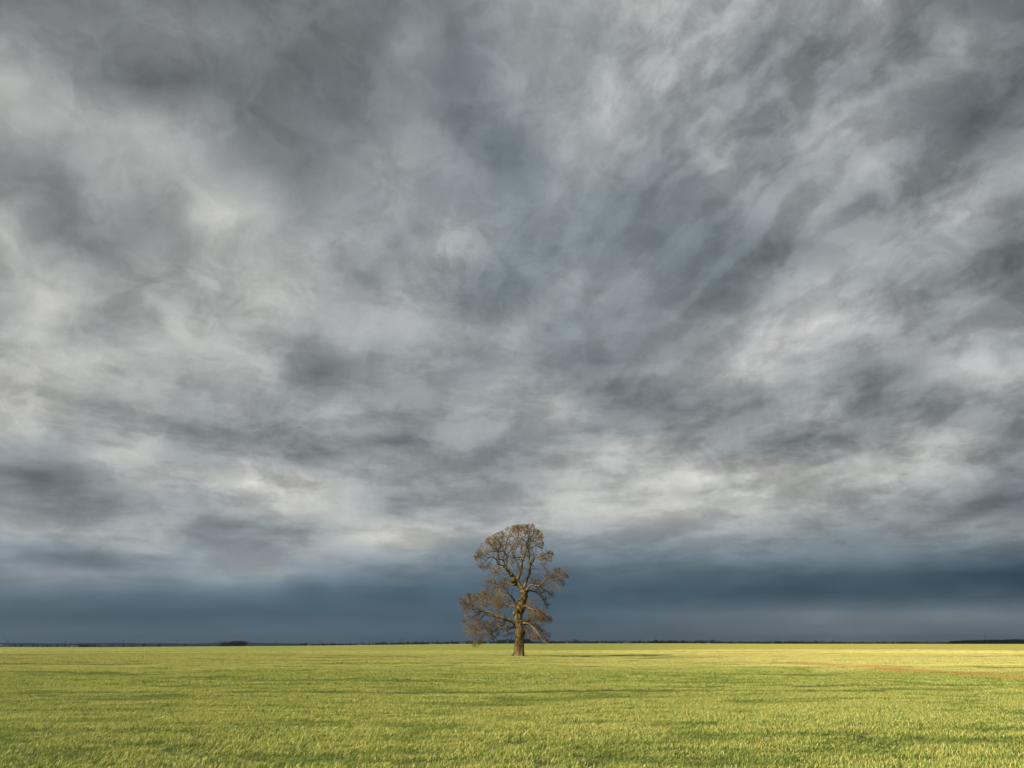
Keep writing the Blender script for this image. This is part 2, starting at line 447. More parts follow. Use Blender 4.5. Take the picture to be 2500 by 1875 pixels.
def cloud_material(name, v0, v1, hole=False, front=True):
    """the cloud ceiling between two heights above the horizon; every band holds the same sky, each only its own rows of it"""
    mat, N, out = new_mat(name)
    P = pos(N)
    d = N.vm('NORMALIZE', N.vm('SUBTRACT', P, (0, 0, CAM_Z)))
    dx, dy, dz = N.sep(d)
    den = N.m('ADD', N.m('MAXIMUM', dz, 0.0), 0.1)
    dr = N.xyz(N.m('DIVIDE', dx, den), N.m('DIVIDE', dy, den), 0.0)
    back_n = N.noise(dr, 0.9, 6, 0.6)
    colr = N.mix(N.rng(back_n, 0.35, 0.65), (0.20, 0.23, 0.25), (0.48, 0.50, 0.50))
    g = None
    if front:
        yc = N.m('MAXIMUM', dy, 0.08)
        uraw = N.m('DIVIDE', dx, yc)
        vraw = N.m('DIVIDE', N.m('MAXIMUM', dz, -0.05), yc)
        # clouds lie closer together and flatter towards the horizon
        zl = N.m('ADD', N.m('MAXIMUM', dz, -0.02), N.m('MULTIPLY', N.m('LOGARITHM', N.m('ADD', N.m('MAXIMUM', dz, -0.02), 0.08), 2.71828), 0.10))
        iso = N.xyz(dx, dy, zl)
        # long streaks running out from one point low on the left of the oak
        ru = N.m('SUBTRACT', uraw, -0.30)
        phi = N.m('ARCTAN2', N.m('ADD', vraw, 0.03), ru)
        rad = N.m('SQRT', N.m('ADD', N.m('MULTIPLY', ru, ru), N.m('MULTIPLY', vraw, vraw)))
        w1 = N.noise(iso, 3.4, 3, 0.55, color=True)
        w2 = N.noise(N.vm('ADD', iso, (7.3, 2.1, 0)), 12.0, 3, 0.45, color=True)
        streak = N.vm('ADD', N.xyz(N.m('MULTIPLY', phi, 4.2), N.m('MULTIPLY', rad, 1.25), 0.0), N.vm('SCALE', w1, s=0.45))
        w1x, w1y, _ = N.sep(w1); w2x, w2y, _ = N.sep(w2)
        amp = N.rng(vraw, 0.0, 0.6, 0.14, 1.0)
        u = N.m('ADD', uraw, N.m('ADD', N.m('MULTIPLY', N.m('SUBTRACT', w1x, 0.5), 0.05), N.m('MULTIPLY', N.m('SUBTRACT', w2x, 0.5), 0.07)))
        v = N.m('ADD', vraw, N.m('MULTIPLY', N.m('ADD', N.m('MULTIPLY', N.m('SUBTRACT', w1y, 0.5), 0.05), N.m('MULTIPLY', N.m('SUBTRACT', w2y, 0.5), 0.06)), amp))
        pu = N.m('DIVIDE', N.m('ADD', u, UR), 2 * UR)
        pl_ = N.m('MULTIPLY', pu, 2.0, clamp=True)
        pr_ = N.m('SUBTRACT', N.m('MULTIPLY', pu, 2.0), 1.0, clamp=True)
        side_ = N.m('GREATER_THAN', pu, 0.5)
        prev = None; prev_v = None
        keys = sorted(TINT)
        rows = [k for k in range(len(FINE_Y)) if v0 <= FINE_V[k] <= v1]
        lo = max(0, min(rows) - 1) if rows else 0
        hi = min(len(FINE_Y) - 1, max(rows) + 1) if rows else 0
        for k_ in range(hi, lo - 1, -1):
            yr = FINE_Y[k_]
            tx_ = [np.interp(yr, keys, [TINT[k][i] for k in keys]) for i in range(7)]
            halves = []
            for hs in (0, 1):
                cr = N.n("ShaderNodeValToRGB")
                cr.color_ramp.interpolation = 'CARDINAL'
                els = cr.color_ramp.elements
                while len(els) > 1: els.remove(els[-1])
                pp_ = np.linspace(0, 1, NST)
                us = -UR + (hs + pp_) * UR
                du = C_ - (937.5 - yr) / FPX * S_
                pxs = 1250 + us * du * FPX
                lum = luma_row(np.clip(pxs, 0, 2500), yr)
                for k in range(NST):
                    e = els[0] if k == 0 else els.new(float(pp_[k]))
                    if k == 0: e.position = 0.0
                    e.color = (*sky_rgb(pxs[k], yr, float(lum[k]), tx_), 1)
                N.put(cr.inputs[0], (pl_, pr_)[hs])
                halves.append(cr.outputs[0])
            rowc = N.mix(side_, halves[0], halves[1])
            if prev is None: prev = rowc
            else: prev = N.mix(N.rng(v, prev_v, FINE_V[k_], 0, 1), prev, rowc)
            prev_v = FINE_V[k_]
        # drifting cloud texture at several sizes
        def edged(n, lo, hi):      # ragged-edged patches out of a soft noise
            return N.m('SUBTRACT', N.rng(n, lo, hi, 0, 1, 'SMOOTHSTEP'), 0.5)
        n_a = N.noise(N.vm('ADD', iso, N.vm('SCALE', w2, s=0.05)), 8.0, 8, 0.60)
        n_s = N.noise(N.vm('ADD', streak, N.vm('SCALE', w2, s=0.10)), 4.2, 7, 0.55)
        n_f = N.noise(N.vm('ADD', iso, N.vm('SCALE', w2, s=0.10)), 20.0, 7, 0.64, 0.3)
        right = N.rng(uraw, -0.10, 0.45, 0.10, 1.0, 'SMOOTHSTEP')
        g = N.m('ADD', N.m('MULTIPLY', N.m('SUBTRACT', n_a, 0.5), 0.28), N.m('MULTIPLY', N.m('SUBTRACT', n_f, 0.5), N.rng(w1x, 0.38, 0.62, 0.16, 0.62)))
        g = N.m('ADD', g, N.m('MULTIPLY', edged(n_f, 0.42, 0.60), N.rng(w1y, 0.40, 0.62, 0.03, 0.13)))
        g = N.m('ADD', g, N.m('MULTIPLY', edged(n_a, 0.43, 0.57), 0.13))
        g = N.m('ADD', g, N.m('MULTIPLY', N.m('ADD', N.m('MULTIPLY', N.m('SUBTRACT', n_s, 0.5), 0.30), N.m('MULTIPLY', edged(n_s, 0.43, 0.58), 0.23)), N.m('MULTIPLY', right, N.rng(rad, 0.30, 0.95, 0.12, 1.0))))
        g = N.m('MULTIPLY', g, N.rng(vraw, 0.06, 0.30, 0.12, 1.0))
        n_l = N.noise(N.vm('ADD', N.vm('MULTIPLY', iso, (1.0, 1.0, 2.5)), N.vm('SCALE', w1, s=0.12)), 8.0, 8, 0.62)
        gl = N.m('ADD', N.m('MULTIPLY', N.m('SUBTRACT', n_l, 0.5), 0.40), N.m('MULTIPLY', edged(n_l, 0.42, 0.58), 0.22))
        g = N.m('ADD', g, N.m('MULTIPLY', gl, N.m('MULTIPLY', N.rng(vraw, 0.03, 0.14, 0.25, 1.0), N.rng(vraw, 0.30, 0.70, 1.0, 0.0))))
        g = N.m('ADD', g, 1.0)
        colr = N.mix(N.rng(dy, 0.08, 0.36, 0, 1, 'SMOOTHSTEP'), colr, prev)
    em = N.n("ShaderNodeEmission")
    N.put(em.inputs[0], colr)
    N.put(em.inputs[1], N.m('MULTIPLY', g, 1.0 / 2 ** EXPOSURE) if g is not None else 1.0 / 2 ** EXPOSURE)
    if hole:
        # unseen gap, shaped so the sun lights the field and the far land stays shaded
        px_, py_, pz_ = N.sep(P)
        gxn = N.m('ADD', px_, OFFX)
        gyn = N.m('ADD', py_, OFFY)
        lit_y = N.m('MULTIPLY', N.rng(gyn, -260, -160, 0, 1, 'SMOOTHSTEP'), N.rng(gyn, 465, 540, 1, 0, 'SMOOTHSTEP'))
        lit_x = N.m('MULTIPLY', N.rng(gxn, -560, -440, 0, 1, 'SMOOTHSTEP'), N.rng(gxn, 560, 680, 1, 0, 'SMOOTHSTEP'))
        hl = N.m('MULTIPLY', N.m('MULTIPLY', lit_y, lit_x), N.rng(pz_, 540, 570))
        tr = N.n("ShaderNodeBsdfTransparent")
        mx = N.n("ShaderNodeMixShader")
        N.put(mx.inputs[0], hl)
        N.t.links.new(em.outputs[0], mx.inputs[1]); N.t.links.new(tr.outputs[0], mx.inputs[2])
        N.t.links.new(mx.outputs[0], out.inputs[0])
    else:
        N.t.links.new(em.outputs[0], out.inputs[0])
    try: mat.cycles.emission_sampling = 'NONE'
    except Exception: pass
    return mat

EDGES = [-9, 0.045, 0.09, 0.14, 0.20, 0.28, 0.38, 0.50, 0.65, 0.83, 1.03, 1.30, 99]
sky_mats = []
for i in range(len(EDGES) - 1):
    m_ = 0.018 if EDGES[i + 1] < 0.3 else (0.035 if EDGES[i + 1] < 0.6 else 0.06)
    sky_mats.append(cloud_material("cloud_band", EDGES[i] - m_, EDGES[i + 1] + m_, hole=(i == len(EDGES) - 2)))
sky_mats.append(cloud_material("cloud_behind", 0, 0, hole=True, front=False))
els_ = np.radians(np.concatenate([[-1.2], np.arange(0, 18, 0.5), np.arange(18, 89, 1.5), [89.9]]))
azs_ = np.radians(np.arange(0, 360, 2.5))
V = []
for e in els_:
    cr_, cz_ = math.cos(e), math.sin(e)
    t = ((cr_ / 15000.0) ** 4 + (max(cz_, 0) / H_DECK) ** 4) ** -0.25
    for a in azs_:
        V.append((math.sin(a) * cr_ * t, math.cos(a) * cr_ * t, CAM_Z + cz_ * t))
V = np.array(V); ns = len(azs_)
i0, j0 = np.meshgrid(np.arange(len(els_) - 1), np.arange(ns), indexing='ij')
F = np.stack([i0 * ns + j0, i0 * ns + (j0 + 1) % ns, (i0 + 1) * ns + (j0 + 1) % ns, (i0 + 1) * ns + j0], -1).reshape(-1, 4)
sky_me = mesh_from("sky", V, F, None, True, sky_mats)
Dv = V - np.array([0, 0, CAM_Z]); Dv /= np.linalg.norm(Dv, axis=1)[:, None]
cd = Dv[F].mean(1); cd /= np.linalg.norm(cd, axis=1)[:, None]
vf = cd[:, 2] / np.maximum(cd[:, 1], 0.08)
mi = np.clip(np.searchsorted(EDGES, vf) - 1, 0, len(EDGES) - 2)
mi = np.where(cd[:, 1] < 0.04, len(EDGES) - 1, mi)
sky_me.polygons.foreach_set("material_index", mi.astype(np.int32))
sky = obj("sky", sky_me)
tag(sky, kind="structure")

# ------------------------------------------------------------------ hills far to the left
mat_hill, N, out = new_mat("wooded_hills")
P = pos(N)
principled(N, out, N.mix(N.noise(P, 0.004, 5, 0.6), (0.020, 0.038, 0.034), (0.045, 0.062, 0.050)), 0.9, 0.1)
hx = np.linspace(-7000, 1200, 220)
hy = np.array([8000, 8250, 8500, 8900, 9300.])
topz = CAM_Z + 8500 * np.interp(hx / 8500, [uv_of(q, 1575)[0] for q in (0, 300, 620, 850, 1060, 1200)], [uv_of(1250, q)[1] for q in (1570, 1570.3, 1570.2, 1571.2, 1573.2, 1575)])
topz = topz + sum(np.sin(hx * f + p) * a for f, p, a in ((0.004, 1, 2.0), (0.011, 2, 1.0), (0.031, 0.4, 0.8), (0.09, 0.4, 0.5)))
sh = np.array([0.0, 0.75, 1.0, 0.85, 0.0])
V = np.array([[x, y + 60 * math.sin(x * 0.003 + y), -5.2 + (tz + 5.2) * s] for x, tz in zip(hx, topz) for y, s in zip(hy, sh)])
i0, j0 = np.meshgrid(np.arange(len(hx) - 1), np.arange(4), indexing='ij')
F = np.stack([i0 * 5 + j0, (i0 + 1) * 5 + j0, (i0 + 1) * 5 + j0 + 1, i0 * 5 + j0 + 1], -1).reshape(-1, 4)
tag(obj("hills", mesh_from("hills", V, F, mat_hill, True)), kind="structure")

# ------------------------------------------------------------------ grass (young wheat)
mat_blade, N, out = new_mat("wheat_blade")
P = pos(N)
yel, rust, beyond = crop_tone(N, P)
att = N.n("ShaderNodeAttribute"); att.attribute_name = "tone"
tr_, tg_, tb_ = N.sep(att.outputs["Vector"])          # tr_: blade's own yellowness, tg_: along the blade
ia = N.n("ShaderNodeAttribute"); ia.attribute_name = "bare"; ia.attribute_type = 'INSTANCER'
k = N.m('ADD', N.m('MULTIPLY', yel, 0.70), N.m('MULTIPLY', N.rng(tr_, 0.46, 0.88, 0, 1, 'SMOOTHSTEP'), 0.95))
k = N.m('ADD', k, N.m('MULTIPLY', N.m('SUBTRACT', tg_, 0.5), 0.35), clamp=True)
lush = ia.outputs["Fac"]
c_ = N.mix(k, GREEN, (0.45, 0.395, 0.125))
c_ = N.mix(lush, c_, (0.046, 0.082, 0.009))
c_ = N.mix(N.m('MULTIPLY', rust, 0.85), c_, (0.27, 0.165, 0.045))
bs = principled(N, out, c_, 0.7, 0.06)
tl = N.n("ShaderNodeBsdfTranslucent"); N.put(tl.inputs[0], c_)
mx = N.n("ShaderNodeMixShader"); mx.inputs[0].default_value = 0.18
N.t.links.new(bs.outputs[0], mx.inputs[1]); N.t.links.new(tl.outputs[0], mx.inputs[2]); N.t.links.new(mx.outputs[0], out.inputs[0])

def tuft_mesh(name, nb, rad, width, seed):
    r = np.random.default_rng(seed)
    K = 4
    a = r.uniform(0, 6.283, nb); q = rad * np.sqrt(r.uniform(0, 1, nb))
    root = np.stack([q * np.cos(a), q * np.sin(a), np.full(nb, -0.01)], -1)
    az = r.uniform(0, 6.283, nb)
    lean = r.uniform(0.15, 1.15, nb); L = r.uniform(0.04, 0.10, nb)
    hd = np.stack([np.cos(az) + 0.35, np.sin(az) + 0.1, 0 * az], -1)
    t = np.linspace(0, 1, K)
    horiz = (L * lean)[:, None] * (0.35 * t + 0.65 * t ** 2.2)
    vert = L[:, None] * (t - 0.28 * lean[:, None] * t ** 3)
    C = root[:, None, :] + hd[:, None, :] * horiz[..., None] + np.array([0, 0, 1.0]) * vert[..., None]
    wd = np.stack([-np.sin(az + r.normal(0, 0.6, nb)), np.cos(az), 0 * az], -1)
    W = width * r.uniform(0.6, 1.25, nb)[:, None] * np.array([0.7, 1.0, 0.8, 0.08])[None]
    A_ = C - wd[:, None, :] * W[..., None] / 2; B_ = C + wd[:, None, :] * W[..., None] / 2
    V = np.stack([A_, B_], 2).reshape(-1, 3)
    b = (np.arange(nb)[:, None] * K + np.arange(K - 1)[None]) * 2
    F = np.stack([b, b + 1, b + 3, b + 2], -1).reshape(-1, 4)
    me = mesh_from(name, V, F, mat_blade)
    tone = np.zeros((nb, K, 2, 3), np.float32)
    tone[..., 0] = r.uniform(0, 1, nb)[:, None, None]
    tone[..., 1] = t[None, :, None]
    at_ = me.attributes.new("tone", 'FLOAT_VECTOR', 'POINT')
    at_.data.foreach_set("vector", tone.reshape(-1))
    return me

protos = bpy.data.collections.new("wheat_tufts")
specs = [(60, 0.15, 0.0056)] * 5 + [(50, 0.20, 0.011)] * 4 + [(46, 0.30, 0.020)] * 4 + [(46, 0.5, 0.040)] * 3
for i, (nb, rad, wd) in enumerate(specs):
    protos.objects.link(bpy.data.objects.new("wheat_tuft_%02d" % i, tuft_mesh("wheat_tuft", nb, rad, wd, 100 + i)))

def vnoise(x, y, seed, octs=3):
    r = np.random.default_rng(seed); tab = r.uniform(0, 1, (256, 256)); out_ = 0; a = 1; tot = 0
    for o in range(octs):
        xi, yi = np.floor(x).astype(int), np.floor(y).astype(int)
        fx, fy = x - xi, y - yi; fx = fx * fx * (3 - 2 * fx); fy = fy * fy * (3 - 2 * fy)
        g_ = lambda i, j: tab[i % 256, j % 256]
        out_ = out_ + a * ((g_(xi, yi) * (1 - fx) + g_(xi + 1, yi) * fx) * (1 - fy) + (g_(xi, yi + 1) * (1 - fx) + g_(xi + 1, yi + 1) * fx) * fy)
        tot += a; a *= 0.5; x = x * 2.03 + 17; y = y * 2.03 + 5
    return out_ / tot

pts, scl, rot_, idx, lushl = [], [], [], [], []
for y0, y1, dens, i0, i1 in ((5, 32, 44, 0, 5), (32, 66, 20, 5, 9), (66, 150, 7.5, 9, 13), (150, 222, 2.6, 13, 16)):
    area = 0.82 * (y1 * y1 - y0 * y0) + 6 * (y1 - y0)
    n = int(area * dens)
    y = np.sqrt(rng.uniform(y0 * y0, y1 * y1, n))
    x = rng.uniform(-1, 1, n) * (0.82 * y + 3)
    s = 0.80 + 0.5 * vnoise(x * 0.9 + 50, y * 0.9 + 50, 3)
    s *= rng.uniform(0.85, 1.15, n)
    # wheel tracks of the tramline crossing the field and thin, low places
    for yc_, bend, wdt, xa, xb, keep in ((28.0, 0.015, 0.85, -40, 14, 0.12), (25.9, 0.02, 0.45, -40, -8, 0.30), (30.6, 0.05, 0.80, 8, 30, 0.15), (31.5, -0.02, 0.65, 12, 30, 0.25),
                                     (46.0, 0.0, 0.9, -40, -14, 0.45), (58, 0.02, 1.2, -48, -5, 0.5), (88, 0.0, 1.0, -70, -20, 0.5), (71, 0.0, 0.8, -20, 20, 0.6), (20.5, 0.06, 0.25, -16, -2, 0.5), (23.5, 0.02, 0.3, 4, 12, 0.45), (112.0, 0.01, 2.4, -11, 0.2, 0.25)):
        line = yc_ + bend * x + 0.25 * np.sin(x * 0.35) + 0.5 * (vnoise(x * 0.3 + 9, y * 0 + yc_, 11) - 0.5)
        on = (np.abs(y - line) < wdt * 0.5 + 0.1) & (x > xa) & (x < xb) & (vnoise(x * 0.28 + 3, y * 0 + yc_ * 3.3, 12) > 0.33)
        s = np.where(on, s * keep, s)
    hollow = vnoise(x * 0.55 + 7, y * 1.1 + 30, 21, 5)
    s = s * (0.60 + 0.40 * sstep(0.28, 0.50, hollow))
    fx, fy = {5: (0.30, 1.5), 32: (0.11, 0.50), 66: (0.045, 0.16), 150: (0.02, 0.06)}[y0]
    dash = vnoise(x * fx + 11, y * fy + 70, 77, 3)
    dsh = 1 - sstep(0.27, 0.37, dash)
    s = s * (1 - 0.48 * dsh)
    keepm = rng.uniform(0, 1, n) > sstep(150, 222, y) * 0.8
    x, y, s = x[keepm], y[keepm], s[keepm]
    lushv = np.maximum(0.5 * dsh[keepm], 1.0 * np.clip((0.50 - vnoise(x * 0.55 + 7, y * 1.1 + 30, 21, 5)) / 0.22, 0, 1) * 0.55)
    lushl.append(lushv)
    z = H(x, y)
    pts.append(np.stack([x, y, z], -1)); n = len(x)
    xy = rng.uniform(0.85, 1.2, n)
    scl.append(np.stack([xy, xy, s], -1)); rot_.append(rng.uniform(-0.6, 0.6, n) + rng.integers(0, 2, n) * 0.4)
    idx.append(rng.integers(i0, i1, n))
pts = np.concatenate(pts).astype(np.float32); scl = np.concatenate(scl).astype(np.float32)
rot_ = np.concatenate(rot_).astype(np.float32); idx = np.concatenate(idx).astype(np.int32)
print("tufts", len(pts))
gm = bpy.data.meshes.new("grass")
gm.vertices.add(len(pts)); gm.vertices.foreach_set("co", pts.ravel())
a_ = gm.attributes.new("tuft_scale", 'FLOAT_VECTOR', 'POINT'); a_.data.foreach_set("vector", scl.ravel())
rv = np.zeros((len(pts), 3), np.float32); rv[:, 2] = rot_
a_ = gm.attributes.new("tuft_turn", 'FLOAT_VECTOR', 'POINT'); a_.data.foreach_set("vector", rv.ravel())
a_ = gm.attributes.new("tuft_kind", 'INT', 'POINT'); a_.data.foreach_set("value", idx)
a_ = gm.attributes.new("bare", 'FLOAT', 'POINT'); a_.data.foreach_set("value", np.concatenate(lushl).astype(np.float32))
gm.materials.append(mat_blade)
grass = obj("grass", gm)
tag(grass, "young yellow green wheat covering the whole field in the foreground", "grass", kind="stuff")
gt = bpy.data.node_groups.new("wheat_scatter", 'GeometryNodeTree')
gt.interface.new_socket("Geometry", in_out='INPUT', socket_type='NodeSocketGeometry')
gt.interface.new_socket("Geometry", in_out='OUTPUT', socket_type='NodeSocketGeometry')
gi = gt.nodes.new("NodeGroupInput"); go = gt.nodes.new("NodeGroupOutput")
ci = gt.nodes.new("GeometryNodeCollectionInfo"); ci.inputs["Collection"].default_value = protos
ci.inputs["Separate Children"].default_value = True; ci.inputs["Reset Children"].default_value = True
iop = gt.nodes.new("GeometryNodeInstanceOnPoints"); iop.inputs["Pick Instance"].default_value = True
def gatt(name, dt):
    n_ = gt.nodes.new("GeometryNodeInputNamedAttribute"); n_.data_type = dt; n_.inputs["Name"].default_value = name
    return n_.outputs[0]
gt.links.new(gi.outputs[0], iop.inputs["Points"]); gt.links.new(ci.outputs[0], iop.inputs["Instance"])
gt.links.new(gatt("tuft_kind", 'INT'), iop.inputs["Instance Index"])
gt.links.new(gatt("tuft_turn", 'FLOAT_VECTOR'), iop.inputs["Rotation"])
gt.links.new(gatt("tuft_scale", 'FLOAT_VECTOR'), iop.inputs["Scale"])
gt.links.new(iop.outputs[0], go.inputs[0])
grass.modifiers.new("scatter", 'NODES').node_group = gt

# ------------------------------------------------------------------ the oak
mat_bark, N, out = new_mat("mossy_oak_bark")
tc = N.n("ShaderNodeTexCoord").outputs["Object"]
x, y, z = N.sep(tc)
fis = N.noise(N.vm('MULTIPLY', tc, (3.2, 3.2, 0.55)), 2.2, 6, 0.7, 0.4)
lich = N.noise(tc, 0.9, 4, 0.6)
moss = N.m('MULTIPLY', N.rng(N.noise(tc, 0.45, 4, 0.6), 0.38, 0.62), N.rng(z, 3.0, 7.0, 0.35, 1.0))
c0 = N.mix(N.rng(fis, 0.35, 0.65), (0.052, 0.036, 0.013), (0.165, 0.112, 0.044))
c0 = N.mix(N.m('MULTIPLY', moss, 0.8), c0, N.mix(N.rng(fis, 0.35, 0.7), (0.075, 0.050, 0.010), (0.20, 0.135, 0.028)))
c0 = N.mix(N.rng(lich, 0.60, 0.72, 0, 0.5), c0, (0.20, 0.18, 0.11))
principled(N, out, c0, 0.9, 0.1, bump(N, fis, 1.0, 0.12))

mat_twig, N, out = new_mat("oak_twigs")
tc = N.n("ShaderNodeTexCoord").outputs["Object"]
c0 = N.mix(N.rng(N.noise(tc, 0.35, 3, 0.6), 0.35, 0.65), (0.064, 0.038, 0.011), (0.130, 0.074, 0.020))
principled(N, out, c0, 0.8, 0.15)

Y_TREE = 113.0
ZR = 1429 / 310.0            # zoomed crops the oak was measured in
def cs(kind, x, y):
    if kind == 'R': return 1100 + x / ZR, 1260 + y / ZR
    if kind == 'U': return 1140 + x / 8.848, 1270 + y / 8.848
    return 1110 + x / 8.193, 1430 + y / 8.193
SC = {'R': ZR, 'U': 8.848, 'L': 8.193}
M_PER_PX = 113.0 * 5.6e-4

TRUNK = [('L', 1279, 1412, 236), ('L', 1281, 1385, 214), ('L', 1285, 1340, 192), ('L', 1291, 1270, 180), ('L', 1296, 1190, 172), ('L', 1299, 1110, 172), ('L', 1302, 1030, 172),
         ('L', 1306, 960, 182), ('L', 1305, 920, 180), ('L', 1293, 860, 150), ('L', 1283, 800, 140), ('L', 1280, 730, 136), ('L', 1278, 650, 134), ('L', 1284, 570, 142),
         ('L', 1298, 500, 172), ('L', 1315, 430, 190), ('L', 1335, 350, 168), ('L', 1368, 280, 146), ('L', 1388, 220, 138), ('L', 1385, 150, 130), ('L', 1366, 85, 118),
         ('U', 1205, 1510, 112), ('U', 1160, 1440, 100), ('U', 1110, 1370, 98), ('U', 1065, 1290, 92), ('U', 1000, 1225, 84), ('U', 940, 1165, 70), ('U', 885, 1090, 58), ('U', 835, 1020, 48), ('U', 800, 975, 42)]
